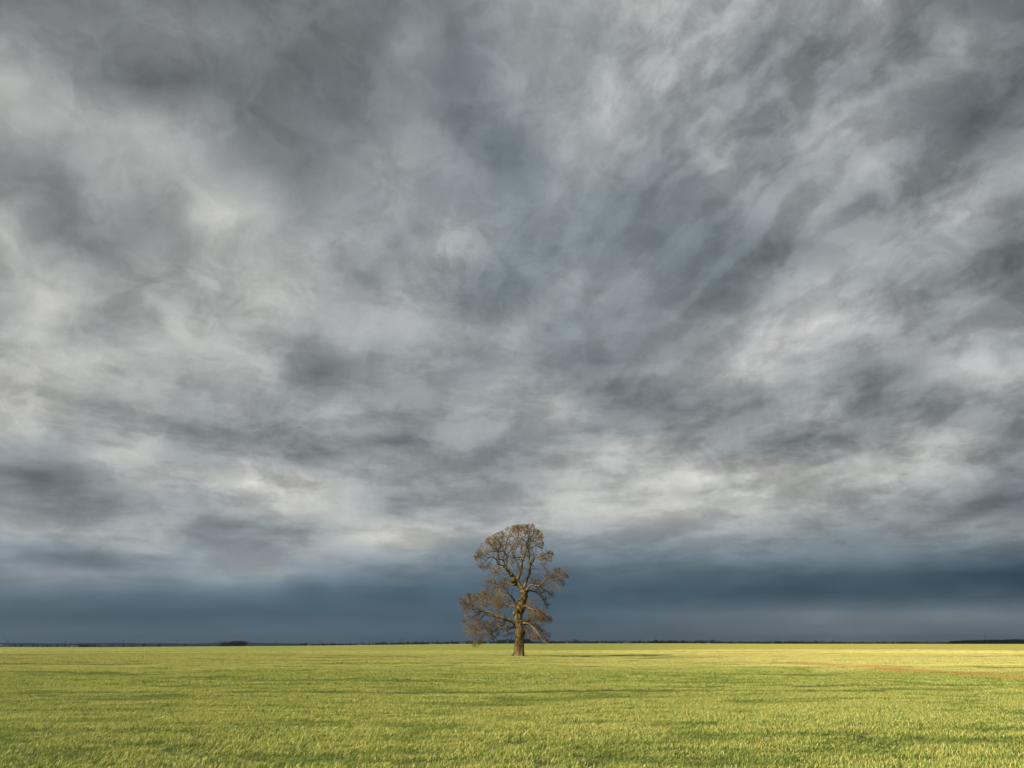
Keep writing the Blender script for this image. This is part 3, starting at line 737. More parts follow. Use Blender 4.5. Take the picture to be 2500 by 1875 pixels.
# each limb: list of (crop, depth gained along it in metres, points) ; the first piece springs from the trunk
LIMBS = [
 [('U', 1.5, [(820, 1010, 44), (800, 930, 36), (798, 860, 33), (788, 790, 30), (808, 700, 27), (845, 610, 25), (858, 500, 22), (878, 400, 20), (930, 362, 16), (962, 300, 13), (1000, 240, 9)]),
  ('U', -1.5, [(860, 505, 11), (785, 420, 9), (725, 335, 7), (690, 290, 4)]), ('U', 1.5, [(955, 305, 9), (900, 240, 7), (880, 190, 4)]), ('U', -1, [(985, 260, 8), (1020, 200, 6), (1040, 150, 4)]),
  ('U', 1.5, [(672, 470, 8), (620, 380, 6), (590, 330, 4)]), ('U', 2.0, [(690, 480, 7), (760, 400, 6), (790, 320, 4)]),
  ('U', 1.5, [(450, 715, 8), (380, 640, 7), (330, 560, 5), (310, 520, 3)]), ('U', -1.5, [(520, 545, 7), (480, 470, 6), (460, 400, 4)]), ('U', 1.0, [(400, 748, 7), (310, 690, 6), (240, 660, 4)]),
  ('U', -2.0, [(795, 880, 26), (745, 850, 24), (692, 822, 22), (680, 740, 20), (676, 650, 18), (700, 590, 16), (738, 560, 12), (700, 480, 9), (640, 420, 6)]),
  ('U', -3.0, [(668, 690, 14), (580, 675, 12), (510, 670, 12), (460, 710, 10), (400, 750, 9), (355, 745, 8), (300, 760, 6), (220, 800, 5)]),
  ('U', 2.0, [(850, 590, 14), (790, 560, 12), (720, 555, 10), (620, 530, 9), (520, 540, 7), (430, 460, 5)])],
 [('U', -1.5, [(845, 1020, 34), (862, 950, 28), (872, 880, 26), (850, 760, 24), (812, 705, 21), (762, 665, 18), (692, 668, 16), (640, 630, 10), (560, 560, 7)]),
  ('U', 2.0, [(858, 735, 16), (930, 680, 13), (980, 620, 10), (992, 550, 7), (960, 520, 5)])],
 [('U', -3.5, [(812, 1000, 30), (720, 960, 24), (672, 940, 22), (650, 890, 20), (618, 840, 19), (570, 800, 18), (500, 800, 16), (450, 830, 14), (400, 860, 12), (350, 855, 10), (310, 830, 8), (250, 800, 6), (190, 775, 4)]),
  ('U', -1.5, [(560, 830, 10), (520, 880, 9), (490, 920, 8), (440, 980, 7), (380, 1010, 5), (305, 1030, 3)]),
  ('U', 0.5, [(440, 975, 5), (400, 1030, 4), (335, 1090, 3)])],
 [('U', 3.0, [(805, 1010, 26), (720, 1020, 19), (652, 1060, 16), (620, 1110, 14), (610, 1180, 12), (568, 1260, 10), (500, 1340, 9), (440, 1420, 7), (375, 1530, 4)]),
  ('U', 1.5, [(840, 1105, 14), (762, 1130, 10), (700, 1190, 9), (640, 1260, 7), (590, 1320, 5)]),
  ('U', 1.5, [(900, 1195, 18), (865, 1210, 16), (820, 1240, 14), (792, 1290, 12), (800, 1340, 9)])],
 [('U', -1.0, [(1085, 1285, 66), (1130, 1200, 56), (1160, 1120, 51), (1182, 1020, 47), (1192, 920, 44), (1218, 820, 37), (1258, 730, 31), (1288, 640, 28), (1290, 545, 26), (1270, 480, 22), (1228, 440, 17), (1172, 410, 14), (1130, 380, 9)]),
  ('U', 2.0, [(1185, 850, 28), (1186, 740, 26), (1170, 640, 24), (1190, 570, 20), (1160, 500, 18), (1130, 440, 16), (1108, 400, 12), (1080, 350, 9), (1050, 280, 5)]),
  ('U', -1.0, [(1190, 575, 14), (1225, 550, 13), (1270, 545, 11)]),
  ('U', 1.5, [(1228, 442, 12), (1250, 340, 10), (1232, 250, 8), (1200, 170, 4)]), ('U', -1.5, [(1130, 385, 9), (1100, 290, 7), (1118, 190, 4)]), ('U', 2.0, [(1245, 360, 9), (1290, 270, 7), (1290, 170, 4)]),
  ('U', -2.0, [(1060, 300, 7), (1060, 220, 6), (1080, 150, 4)]), ('U', 1.0, [(1180, 412, 9), (1170, 310, 7), (1160, 230, 4)]),
  ('U', -2.5, [(1195, 800, 22), (1110, 808, 19), (1058, 800, 17), (1000, 762, 14), (980, 700, 12), (1000, 660, 10), (1060, 620, 7)]),
  ('U', 3.0, [(1190, 850, 22), (1120, 850, 18), (1042, 880, 14), (970, 950, 10), (930, 1030, 7)])],
 [('U', 1.5, [(1215, 1520, 66), (1258, 1390, 50), (1310, 1270, 48), (1345, 1180, 46), (1356, 1080, 44), (1366, 970, 44), (1340, 895, 30), (1345, 800, 27), (1350, 710, 28), (1330, 640, 22), (1312, 560, 20), (1322, 480, 16), (1380, 420, 12), (1402, 350, 9), (1440, 270, 6)]),
  ('U', -2.5, [(1370, 955, 34), (1420, 900, 27), (1450, 830, 24), (1482, 780, 20), (1540, 800, 16), (1620, 820, 14), (1700, 850, 10), (1770, 870, 6)]),
  ('U', 1.0, [(1482, 778, 16), (1430, 740, 14), (1372, 720, 14), (1350, 700, 12)]),
  ('U', 2.0, [(1318, 490, 11), (1345, 380, 9), (1335, 280, 7), (1350, 170, 4)]), ('U', -1.5, [(1440, 275, 7), (1455, 190, 5), (1440, 120, 3)]), ('U', 1.5, [(1500, 430, 8), (1560, 350, 6), (1600, 310, 4)]),
  ('U', -1.0, [(1395, 370, 8), (1480, 310, 7), (1540, 240, 4)]), ('U', 1.0, [(1560, 400, 6), (1610, 420, 5), (1640, 470, 3)]), ('U', 1.0, [(1690, 848, 9), (1760, 800, 7), (1830, 750, 4)]),
  ('U', -1.0, [(1530, 800, 12), (1570, 870, 10), (1610, 950, 9), (1660, 1020, 7), (1700, 1085, 4)]),
  ('U', 1.0, [(1590, 805, 10), (1680, 750, 8), (1760, 720, 5)]),
  ('U', -1.0, [(1210, 805, 18), (1270, 800, 18), (1320, 830, 16), (1342, 890, 14)]),
  ('U', 2.5, [(1330, 640, 14), (1400, 600, 11), (1480, 560, 9), (1560, 580, 6)]),
  ('U', -2.0, [(1318, 500, 12), (1400, 460, 10), (1500, 430, 8), (1580, 380, 5)])],
 [('U', 2.5, [(1100, 1385, 44), (1000, 1400, 34), (930, 1380, 28), (870, 1338, 24), (820, 1360, 20), (780, 1410, 18), (720, 1420, 16), (650, 1420, 14), (590, 1470, 12), (550, 1560, 8)]),
  ('U', -1.5, [(785, 1405, 14), (722, 1470, 12), (700, 1560, 10), (690, 1640, 8), (660, 1740, 5)])],
 [('U', -2.5, [(1235, 1560, 52), (1320, 1480, 36), (1350, 1425, 30), (1420, 1410, 25), (1500, 1420, 23), (1575, 1420, 22), (1610, 1370, 20), (1680, 1290, 18), (1740, 1235, 16), (1840, 1230, 14), (1930, 1222, 12), (2020, 1220, 10), (2120, 1222, 6)]),
  ('U', -1.0, [(1770, 1245, 12), (1805, 1320, 12), (1880, 1360, 9), (1940, 1420, 7), (2020, 1520, 4)]),
  ('U', 1.0, [(1840, 1232, 9), (1862, 1170, 7), (1905, 1100, 5)]),
  ('U', -1.5, [(1930, 1222, 8), (1962, 1140, 6), (1985, 1060, 4)]), ('U', 1.0, [(2020, 1220, 7), (2080, 1160, 5), (2110, 1110, 3)]), ('U', 1.5, [(1880, 1240, 8), (1990, 1290, 6), (2060, 1370, 4)]), ('U', -1.0, [(1790, 1235, 8), (1760, 1170, 6), (1780, 1110, 3)]),
  ('U', 2.0, [(1585, 1425, 14), (1660, 1500, 12), (1740, 1550, 10), (1810, 1585, 6)]),
  ('U', 2.5, [(1345, 1225, 12), (1420, 1290, 10), (1500, 1360, 9), (1570, 1390, 6)])],
 [('L', 3.0, [(1410, 150, 56), (1490, 97, 34), (1560, 110, 28), (1640, 140, 22), (1700, 180, 18), (1750, 240, 14), (1800, 310, 9), (1850, 370, 4)]),
  ('L', -2.0, [(1440, 190, 34), (1490, 250, 20), (1530, 320, 18), (1600, 400, 16), (1640, 480, 14), (1670, 560, 10), (1720, 640, 6)])],
 [('L', -1.5, [(1240, 420, 64), (1192, 310, 36), (1160, 240, 27), (1120, 190, 20), (1080, 140, 13), (1060, 50, 7)]),
  ('L', 1.0, [(1135, 195, 14), (1060, 200, 12), (980, 215, 9), (900, 260, 6)])],
 [('L', 2.5, [(1240, 420, 36), (1110, 402, 23), (1080, 375, 20), (1020, 385, 18), (970, 352, 16), (900, 355, 16), (800, 360, 14), (720, 350, 12), (640, 340, 10), (560, 300, 8), (480, 260, 5)]),
  ('L', -1.5, [(1165, 300, 16), (1060, 300, 14), (980, 330, 12), (900, 355, 10)]),
  ('L', -1.5, [(560, 300, 8), (520, 225, 6), (500, 175, 4)]), ('L', 1.5, [(640, 340, 8), (610, 250, 6), (580, 180, 4)]),
  ('L', -2.0, [(1000, 392, 10), (950, 420, 9), (900, 470, 7), (880, 540, 5)]),
  ('L', 2.0, [(800, 360, 10), (740, 300, 8), (690, 240, 6), (640, 200, 4)])],
 [('L', -2.0, [(1260, 790, 90), (1190, 745, 66), (1120, 700, 58), (1040, 670, 52), (940, 640, 48), (850, 620, 44), (770, 580, 36), (700, 540, 30), (640, 525, 26), (580, 515, 22), (520, 490, 18), (450, 440, 15), (370, 400, 12), (290, 375, 10), (210, 345, 8), (130, 350, 4)]),
  ('L', 2.0, [(830, 620, 28), (740, 600, 26), (680, 572, 22), (600, 580, 18), (530, 640, 14), (480, 685, 12), (430, 750, 10), (390, 790, 7)]),
  ('L', -1.5, [(560, 520, 14), (440, 570, 12), (380, 600, 10), (300, 680, 9), (230, 710, 5)]),
  ('L', 1.5, [(565, 505, 12), (550, 430, 9), (500, 340, 7), (450, 280, 4)]),
  ('L', -1.0, [(840, 650, 14), (852, 740, 13), (862, 800, 9)]),
  ('L', -2.5, [(830, 640, 14), (760, 710, 13), (700, 770, 12), (640, 840, 10), (540, 870, 8), (440, 920, 5)]),
  ('L', 2.0, [(790, 680, 12), (700, 735, 11), (620, 742, 10), (560, 800, 9), (480, 850, 8), (400, 900, 6), (250, 940, 4)]),
  ('L', 1.0, [(1020, 690, 20), (960, 712, 14), (900, 722, 12), (850, 690, 9)]),
  ('L', -2.0, [(300, 375, 8), (240, 430, 6), (170, 480, 4)]),
  ('L', 1.0, [(290, 375, 8), (262, 280, 7), (250, 200, 4)]), ('L', 2.0, [(450, 440, 9), (400, 325, 7), (365, 220, 4)]), ('L', -2.0, [(370, 400, 8), (320, 300, 6), (300, 200, 4)]), ('L', -1.0, [(210, 345, 6), (150, 300, 5), (120, 260, 3)]),
  ('L', 1.5, [(380, 600, 8), (300, 560, 6), (220, 590, 4)])],
 [('L', 2.0, [(1260, 790, 64), (1150, 832, 45), (1080, 850, 36), (1055, 800, 30), (1030, 765, 28), (980, 770, 26), (920, 810, 24), (850, 850, 22), (780, 882, 20), (700, 905, 18), (640, 920, 15), (600, 945, 13), (568, 1000, 10), (530, 1070, 8), (480, 1130, 5), (440, 1170, 3)]),
  ('L', -1.0, [(860, 860, 16), (820, 900, 14), (760, 940, 8)]),
  ('L', -1.0, [(680, 910, 18), (655, 955, 15), (720, 962, 10), (752, 1000, 10), (772, 1032, 9), (820, 1000, 4)]),
  ('L', -1.0, [(770, 1030, 7), (748, 1062, 3)]),
  ('L', -1.5, [(1080, 860, 12), (1062, 910, 9), (1000, 985, 5)]),
  ('L', 1.0, [(1068, 918, 7), (1100, 965, 4)]),
  ('L', 1.0, [(600, 945, 9), (560, 960, 7), (500, 1060, 4)])],
 [('L', -3.0, [(1260, 460, 70), (1320, 432, 46), (1400, 415, 34), (1470, 427, 26), (1503, 450, 22), (1560, 470, 16), (1620, 490, 14), (1660, 540, 12), (1700, 610, 7)]),
  ('L', 1.0, [(1503, 455, 16), (1510, 520, 13), (1462, 590, 12), (1466, 680, 11), (1475, 740, 9)]),
  ('L', 1.5, [(1600, 485, 10), (1700, 500, 8), (1800, 590, 6), (1880, 640, 4)])],
 [('L', -2.5, [(1320, 750, 60), (1430, 750, 40), (1482, 762, 34), (1540, 800, 30), (1600, 860, 26), (1640, 920, 22), (1700, 990, 16), (1750, 1060, 11), (1800, 1130, 5)]),
  ('L', 2.0, [(1520, 780, 14), (1620, 830, 12), (1720, 880, 10), (1800, 950, 8), (1870, 1005, 4)]),
  ('L', -1.5, [(1600, 865, 10), (1590, 950, 7), (1620, 1050, 4)]),
  ('L', 1.5, [(1680, 960, 10), (1760, 1000, 8), (1850, 1080, 4)]),
  ('L', -1.0, [(1340, 800, 20), (1400, 850, 12), (1440, 900, 9), (1480, 980, 6), (1482, 1060, 3)]),
  ('L', 1.0, [(1395, 860, 8), (1400, 980, 6), (1440, 1050, 3)])],
 [('L', 3.5, [(1300, 720, 34), (1400, 712, 20), (1480, 692, 16), (1560, 672, 14), (1630, 660, 12), (1700, 620, 8), (1800, 610, 6), (1890, 665, 3)]),
  ('L', 1.0, [(1540, 680, 9), (1560, 760, 7), (1640, 800, 5)])],
]
ENV = np.array([(250,1490),(190,1375),(150,1315),(120,1200),(165,1100),(98,1015),(98,935),(180,868),(330,868),(370,835),(350,760),(420,640),(340,605),(268,525),(262,440),(350,300),(440,228),(560,165),(640,120),(750,92),(930,88),(1042,190),(1055,300),(1035,380),(1150,385),(1170,440),(1135,525),(1085,600),(1105,620),(1220,568),(1315,640),(1338,700),(1285,775),(1245,845),(1165,835),(1195,930),(1185,1000),(1095,1010),(1155,1180),(1105,1240),(1135,1330),(1112,1405),(1060,1452),(950,1410),(880,1375),(800,1340),(720,1375),(560,1355),(480,1395),(370,1375),(340,1445),(290,1490)], float)
ENVP = np.stack([1100 + ENV[:, 0] / ZR, 1260 + ENV[:, 1] / ZR], -1)

def inside(P3):
    qx, qy = to_px(P3)
    res = np.zeros(qx.shape, bool)
    a = ENVP; b = np.roll(ENVP, -1, 0)
    for (x1, y1), (x2, y2) in zip(a, b):
        if y1 == y2: continue
        c = ((y1 > qy) != (y2 > qy)) & (qx < (x2 - x1) * (qy - y1) / (y2 - y1) + x1)
        res ^= c
    return res

def resample(P, R, step):
    """Catmull-Rom through the measured points"""
    P = np.asarray(P, float); R = np.asarray(R, float)
    Pe = np.vstack([2 * P[0] - P[1], P, 2 * P[-1] - P[-2]])
    outP, outR = [], []
    for i in range(len(P) - 1):
        p0, p1, p2, p3 = Pe[i:i + 4]
        n = max(2, int(np.linalg.norm(p2 - p1) / step))
        for t in np.arange(n) / n:
            outP.append(0.5 * ((2 * p1) + (-p0 + p2) * t + (2 * p0 - 5 * p1 + 4 * p2 - p3) * t * t + (-p0 + 3 * p1 - 3 * p2 + p3) * t ** 3))
            outR.append(R[i] * (1 - t) + R[i + 1] * t)
    outP.append(P[-1]); outR.append(R[-1])
    return np.array(outP), np.array(outR)

oak = thing("oak_tree", (at(1265, 1602, Y_TREE)[0], Y_TREE, 0.0), "big bare gnarled oak with reddish twigs standing alone in the wheat field", "tree")
ORG = np.array(oak.location)
placed = []      # (px, py, depth)
tp, tr2 = [], []
for kind, x, y, w in TRUNK:
    px, py = cs(kind, x, y)
    tp.append(at(px, py, Y_TREE)); tr2.append(w / SC[kind] * M_PER_PX / 2 * 1.05)
    placed.append((px, py, 0.0))
tp[0] = (tp[0][0], tp[0][1], -0.12)
TP, TR = resample(tp, tr2, 0.22)
placed = [(*[float(q) for q in to_px(p)], 0.0) for p in TP]
# trunk with fluted, lumpy bark
sides = 28
Vt, Ft_ = tubes(TP[None], TR[None], sides)
Vt = Vt.reshape(len(TP), sides, 3)
ang = np.arange(sides) * 2 * math.pi / sides
for k in range(len(TP)):
    h = TP[k][2]
    f = 1 + 0.05 * np.sin(5 * ang + 0.5 * h) + 0.04 * np.sin(9 * ang - 0.8 * h + 1) + 0.03 * np.sin(3 * ang + 1.7 * h) + rng.normal(0, 0.012, sides)
    flare = math.exp(-max(h, 0) / 0.5)
    f += flare * 0.24 * np.maximum(0, np.cos(5 * ang + 0.7)) + 0.06 * math.exp(-max(h, 0) / 0.2)
    f += 0.05 * math.sin(2.3 * h + 1.0) * np.sin(2 * ang + h)
    Vt[k] = TP[k] + (Vt[k] - TP[k]) * f[:, None]
trunk = obj("trunk", mesh_from("oak_trunk", Vt.reshape(-1, 3) - ORG, Ft_, mat_bark, True), oak)

# burls and pale stubs on the trunk
mbv = []
def blob(c, r, squash=(1, 1, 1), n=10, m=7):
    th = np.linspace(0, math.pi, m); ph = np.arange(n) * 2 * math.pi / n
    Vb = np.array([[math.sin(t) * math.cos(p), math.sin(t) * math.sin(p), math.cos(t)] for t in th for p in ph])
    Vb *= (1 + rng.normal(0, 0.10, len(Vb)))[:, None] * np.array(squash) * r
    i0, j0 = np.meshgrid(np.arange(m - 1), np.arange(n), indexing='ij')
    Fb = np.stack([i0 * n + j0, (i0 + 1) * n + j0, (i0 + 1) * n + (j0 + 1) % n, i0 * n + (j0 + 1) % n], -1).reshape(-1, 4)
    return Vb + np.array(c), Fb
for k_, x, y, r, dy_ in (('L', 1195, 555, 0.26, -0.1), ('L', 1180, 730, 0.28, -0.2), ('L', 1370, 915, 0.33, -0.2), ('U', 1010, 1290, 0.45, -0.2), ('U', 960, 1180, 0.32, -0.2), ('L', 1260, 480, 0.5, -0.35), ('L', 1420, 190, 0.35, -0.1)):
    px, py = cs(k_, x, y)
    bb = MB(); bb.add(*blob(np.array(at(px, py, Y_TREE + dy_)) - ORG, r, (1, 0.9, 1.15), 16, 11))
    obj("burl", bb.mesh("oak_burl", mat_bark, True), trunk)
# thin pale stems clinging to the trunk
vv_ = []
for pl_ in ([(1262, 960, 7), (1262, 900, 7), (1285, 800, 7), (1320, 740, 8), (1335, 690, 9)], [(1230, 900, 6), (1240, 820, 6), (1262, 760, 7)], [(1335, 860, 6), (1322, 800, 6), (1300, 760, 7)], [(1180, 720, 10), (1240, 700, 10), (1290, 712, 11), (1345, 690, 10)]):
    P3 = []
    for (x, y, w) in pl_:
        px, py = cs('L', x, y); P3.append(at(px, py, Y_TREE - 1.16))
    a_, r_ = resample(P3, [q[2] / 8.193 * M_PER_PX / 2 for q in pl_], 0.15)
    vv_.append((a_, r_))
mbv = MB()
for a_, r_ in vv_:
    v_, f_ = tubes(a_[None] - ORG, r_[None], 5); mbv.add(v_, f_)
mat_dead, N, out = new_mat("dead_stems")
principled(N, out, N.mix(N.noise(N.n("ShaderNodeTexCoord").outputs["Object"], 3, 3, 0.5), (0.13, 0.10, 0.055), (0.24, 0.19, 0.11)), 0.9, 0.1)
obj("dead_stem", mbv.mesh("dead_stems", mat_dead, True), trunk)

def unit(a): return a / (np.linalg.norm(a, axis=-1, keepdims=True) + 1e-9)

def grow(S, D, L, R, K, wob, lift):
    """N wandering shoots at once -> (N,K,3), (N,K)"""
    n = len(S)
    P = np.zeros((n, K, 3)); P[:, 0] = S
    Dc = unit(D)
    for k in range(1, K):
        Dc = unit(Dc + rng.normal(0, wob, (n, 3)) + np.array([0, 0, 1.0]) * lift[:, None])
        P[:, k] = P[:, k - 1] + Dc * (L / (K - 1))[:, None]
    Rr_ = R[:, None] * np.linspace(1, 0.35, K)[None]
    return P, Rr_

def kids(P, R, per, amin, amax, tmin, Lf, Rf, K, wob, lift):
    n, k, _ = P.shape
    Lp = np.linalg.norm(np.diff(P, axis=1), axis=2).sum(1)
    src = np.repeat(np.arange(n), per)
    t = np.concatenate([np.linspace(tmin, 1.0, per)] * n) + rng.uniform(-0.06, 0.06, n * per)
    t = np.clip(t, 0.02, 0.999) * (k - 1)
    i = t.astype(int); f = (t - i)[:, None]
    S = P[src, i] * (1 - f) + P[src, i + 1] * f
    T = unit(P[src, i + 1] - P[src, i])
    perp = unit(np.cross(T, rng.normal(0, 1, T.shape)))
    a = rng.uniform(amin, amax, len(T))[:, None]
    D = np.cos(a) * T + np.sin(a) * perp
    L = Lp[src] * rng.uniform(Lf[0], Lf[1], len(T)) * (1.15 - 0.5 * (t / (k - 1)))
    Rk = np.minimum(R[src, i] * 0.85, Rf * rng.uniform(0.8, 1.2, len(T)))
    # keep the outline of the real crown: shorten shoots that would leave it, drop the rest
    ok = np.zeros(len(T), bool); cut = np.zeros(len(T)); slack = rng.uniform(0.45, 1.1, len(T))[:, None]
    for _ in range(4):
        e = S + unit(D) * L[:, None] * slack
        ins = inside(e); ok = ins; cut += ~ins
        L = np.where(ins, L, L * 0.62)
    m = (ok | (L > 0.0) & inside(S) & (L < 0.3)) & (rng.uniform(0, 1, len(T)) > cut * 0.22)
    S, D, L, Rk, src = S[m], D[m], L[m], Rk[m], src[m]
    Pn, Rn = grow(S, D, L, Rk, K, wob, np.full(len(S), lift))
    return Pn, Rn, src

for limb in LIMBS:
    mb = MB(); tw = MB()
    seeds = []
    for kind, dep, pl_ in limb:
        pp = [cs(kind, x, y) for x, y, w in pl_]
        arr = np.array(placed)
        dd = np.hypot(arr[:, 0] - pp[0][0], arr[:, 1] - pp[0][1])
        d0 = arr[np.argmin(dd), 2]
        L2 = np.concatenate([[0], np.cumsum([math.dist(pp[i], pp[i + 1]) for i in range(len(pp) - 1)])])
        fr = (L2 / L2[-1])
        P3 = [at(px, py, Y_TREE + d0 + dep * f_) for (px, py), f_ in zip(pp, fr)]
        R3 = [max(w / SC[kind] * M_PER_PX / 2 * 1.12, 0.03) for _, _, w in pl_]
        Pa, Ra = resample(P3, R3, 0.16)
        nn = len(Pa)
        jit = rng.normal(0, 1, (nn, 3))
        jit = (jit + np.roll(jit, 1, 0) + np.roll(jit, -1, 0)) / 3
        taper_j = np.minimum(1, np.arange(nn) / 4.0)[:, None]
        Pa = Pa + jit * np.minimum(Ra * 0.55, 0.05)[:, None] * taper_j
        Ra = Ra * (1 + 0.10 * np.sin(np.arange(nn) * 1.1 + rng.uniform(0, 6)) + rng.normal(0, 0.05, nn))
        v_, f_ = tubes((Pa - ORG)[None], Ra[None], 10 if Ra[0] > 0.12 else 7, 0.05)
        mb.add(v_, f_)
        for p, d_ in zip(Pa[::3], np.linspace(d0, d0 + dep, nn)[::3]):
            q = to_px(p); placed.append((float(q[0]), float(q[1]), d_))
        seeds.append((Pa, Ra))
    # shoots
    S, D, L, R = [], [], [], []
    for Pa, Ra in seeds:
        nn = len(Pa)
        T = unit(np.gradient(Pa, axis=0))
        length = nn * 0.16
        for i in range(3, nn - 1):
            thin = Ra[i] < 0.20
            if rng.uniform() > (0.64 if thin else 0.26): continue
            for rep in range(1):
                S.append(Pa[i]); perp = unit(np.cross(T[i], rng.normal(0, 1, 3)))
                a = rng.uniform(0.5, 1.2)
                outw = unit(Pa[i] - np.array([TP[0][0], Y_TREE, 9.0]))
                D.append(np.cos(a) * T[i] + np.sin(a) * perp + 0.45 * outw)
                L.append(rng.uniform(0.8, 2.4) * (0.75 if not thin else 1.0)); R.append(min(Ra[i] * 0.75, rng.uniform(0.028, 0.055)))
        for _ in range(4):
            S.append(Pa[-1]); D.append(unit(T[-1] + rng.normal(0, 0.45, 3))); L.append(rng.uniform(0.7, 1.5)); R.append(min(Ra[-1], 0.035))
    S, D, L, R = map(np.array, (S, D, L, R))
    ins = np.zeros(len(S), bool); sl_ = rng.uniform(0.6, 1.1, len(S))[:, None]
    for _ in range(5):
        ins = inside(S + unit(D) * L[:, None] * sl_); L = np.where(ins, L, L * 0.6)
    keepm = ins | (L < 0.4)
    S, D, L, R = S[keepm], D[keepm], L[keepm], R[keepm]
    P1, R1 = grow(S, D, L, R, 8, 0.20, np.full(len(S), 0.02))
    v_, f_ = tubes(P1 - ORG, R1, 4); mb.add(v_, f_)
    P2, R2, _ = kids(P1, R1, 9, 0.5, 1.1, 0.15, (0.30, 0.60), 0.015, 5, 0.15, 0.03)
    v_, f_ = tubes(P2 - ORG, R2, 3); tw.add(v_, f_)
    P3_, R3_, _ = kids(P2, R2, 4, 0.4, 1.0, 0.2, (0.40, 0.70), 0.0085, 3, 0.12, 0.05)
    v_, f_ = tubes(P3_ - ORG, R3_, 3); tw.add(v_, f_)
    lo = obj("limb", mb.mesh("oak_limb", mat_bark, True), oak)
    obj("twigs", tw.mesh("oak_twigs", mat_twig, False), lo)
print("oak faces", sum(len(o.data.polygons) for o in bpy.data.objects if o.type == 'MESH' and o.name.startswith(("limb", "twigs", "trunk"))))

# ------------------------------------------------------------------ far trees, hedges, houses
def simple_mat(name, c1, c2, scale=1.0, rough=0.9):
    m, N, out = new_mat(name)
    principled(N, out, N.mix(N.rng(N.noise(N.n("ShaderNodeTexCoord").outputs["Object"], scale, 4, 0.6), 0.3, 0.7), c1, c2), rough, 0.1)
    return m
m_grey = simple_mat("bare_crown_grey", (0.055, 0.048, 0.048), (0.115, 0.098, 0.088), 0.6)
m_rust = simple_mat("bare_crown_rust", (0.070, 0.030, 0.022), (0.145, 0.065, 0.042), 0.6)
m_ever = simple_mat("evergreen_crown", (0.016, 0.026, 0.020), (0.040, 0.056, 0.038), 0.6)
m_wood = simple_mat("far_bark", (0.05, 0.04, 0.03), (0.09, 0.07, 0.05), 0.8)

def crown_mesh(name, kind, mat, seed, n=420):
    """unit-height tree crown of many small leaf or twig faces"""
    r = np.random.default_rng(seed)
    if kind == 'round':
        lobes = [(r.normal(0, 0.16), r.normal(0, 0.16), r.uniform(0.42, 0.80), r.uniform(0.13, 0.22)) for _ in range(9)]
    elif kind == 'column':
        lobes = [(r.normal(0, 0.02), r.normal(0, 0.02), z, 0.10 * (1.15 - abs(z - 0.5) * 1.3)) for z in np.linspace(0.15, 0.92, 9)]
    elif kind == 'cone':
        lobes = [(r.normal(0, 0.01), r.normal(0, 0.01), z, 0.25 * (1.02 - z)) for z in np.linspace(0.15, 0.95, 11)]
    else:
        lobes = [(r.normal(0, 0.30), r.normal(0, 0.2), r.uniform(0.25, 0.72), r.uniform(0.18, 0.28)) for _ in range(10)]
    C = np.array([lobes[i] for i in r.integers(0, len(lobes), n)])
    dirs = r.normal(0, 1, (n, 3)); dirs /= np.linalg.norm(dirs, axis=1)[:, None]
    c = C[:, :3] + dirs * (C[:, 3] * r.uniform(0.3, 1.08, n) ** 0.6)[:, None]
    sz = r.uniform(0.015, 0.05, n)[:, None]
    a = unit(r.normal(0, 1, (n, 3))) * sz; b = unit(r.normal(0, 1, (n, 3))) * sz * 0.6
    V = np.stack([c - a, c + b, c + a * 1.2, c - b], 1).reshape(-1, 3)
    V[:, 2] = np.clip(V[:, 2], 0.02, 1.0)
    return mesh_from(name, V, np.arange(4 * n).reshape(-1, 4), mat)

def trunk_mesh(name, top=0.6, r=0.028):
    P = [np.array([[0, 0, -0.02], [0.01, 0, top * 0.5], [0, 0.01, top]])]
    R = [np.array([r, r * 0.75, r * 0.35])]
    rr = np.random.default_rng(3)
    for k in range(7):
        a = k * 0.9; z = top * (0.45 + 0.07 * k); L = 0.18
        P.append(np.array([[0, 0, z], [math.cos(a) * L * .5, math.sin(a) * L * .5, z + .08], [math.cos(a) * L, math.sin(a) * L, z + .2]])); R.append(np.array([r * .5, r * .35, r * .15]))
    v_, f_ = tubes(np.array(P), np.array(R), 5)
    return mesh_from(name, v_, f_, m_wood, True)

KINDS = {
 'bare':   ("bare_tree", 'round', m_grey, 0.55), 'bare2': ("bare_tree", 'round', m_grey, 0.55),
 'rust':   ("rust_tree", 'round', m_rust, 0.5), 'rust2': ("rust_tree", 'bush', m_rust, 0.5),
 'ever':   ("evergreen_tree", 'round', m_ever, 0.5), 'cone': ("conifer_tree", 'cone', m_ever, 0.9), 'column': ("columnar_tree", 'column', m_ever, 0.85),
 'bush':   ("bare_shrub", 'bush', m_grey, 0.4),
}
CR = {k: crown_mesh("crown_" + k, v[1], v[2], 50 + i, 620 if v[1] != 'cone' else 420) for i, (k, v) in enumerate(KINDS.items())}
TRK = {k: trunk_mesh("trunk_" + k, v[3]) for k, v in KINDS.items()}

def far_tree(kind, px, py_top, Y, w, label, group, cat="tree"):
    """w: crown width relative to the kind's own proportions"""
    u, v = uv_of(px, py_top - 1.7)
    X = u * Y
    zb = float(H(X, Y))
    h = CAM_Z + v * Y - zb
    o = thing(KINDS[kind][0], (X, Y, zb), label, cat, group, random.uniform(0, 6.28))
    o.scale = (h * w, h * w, h)
    obj("crown", CR[kind], o); obj("trunk", TRK[kind], o)
    return o

def row(kinds, x0, x1, step, top, jitter, Y, w, label, group, cat="tree"):
    x = x0
    while x <= x1:
        k = random.choice(kinds)
        t = top(x) if callable(top) else top
        far_tree(k, x, t - abs(random.gauss(0, jitter * 1.7)) + jitter * 0.5, Y * random.uniform(0.93, 1.07), w * random.uniform(0.75, 1.3), label, group, cat)
        x += step * random.uniform(0.6, 1.4)

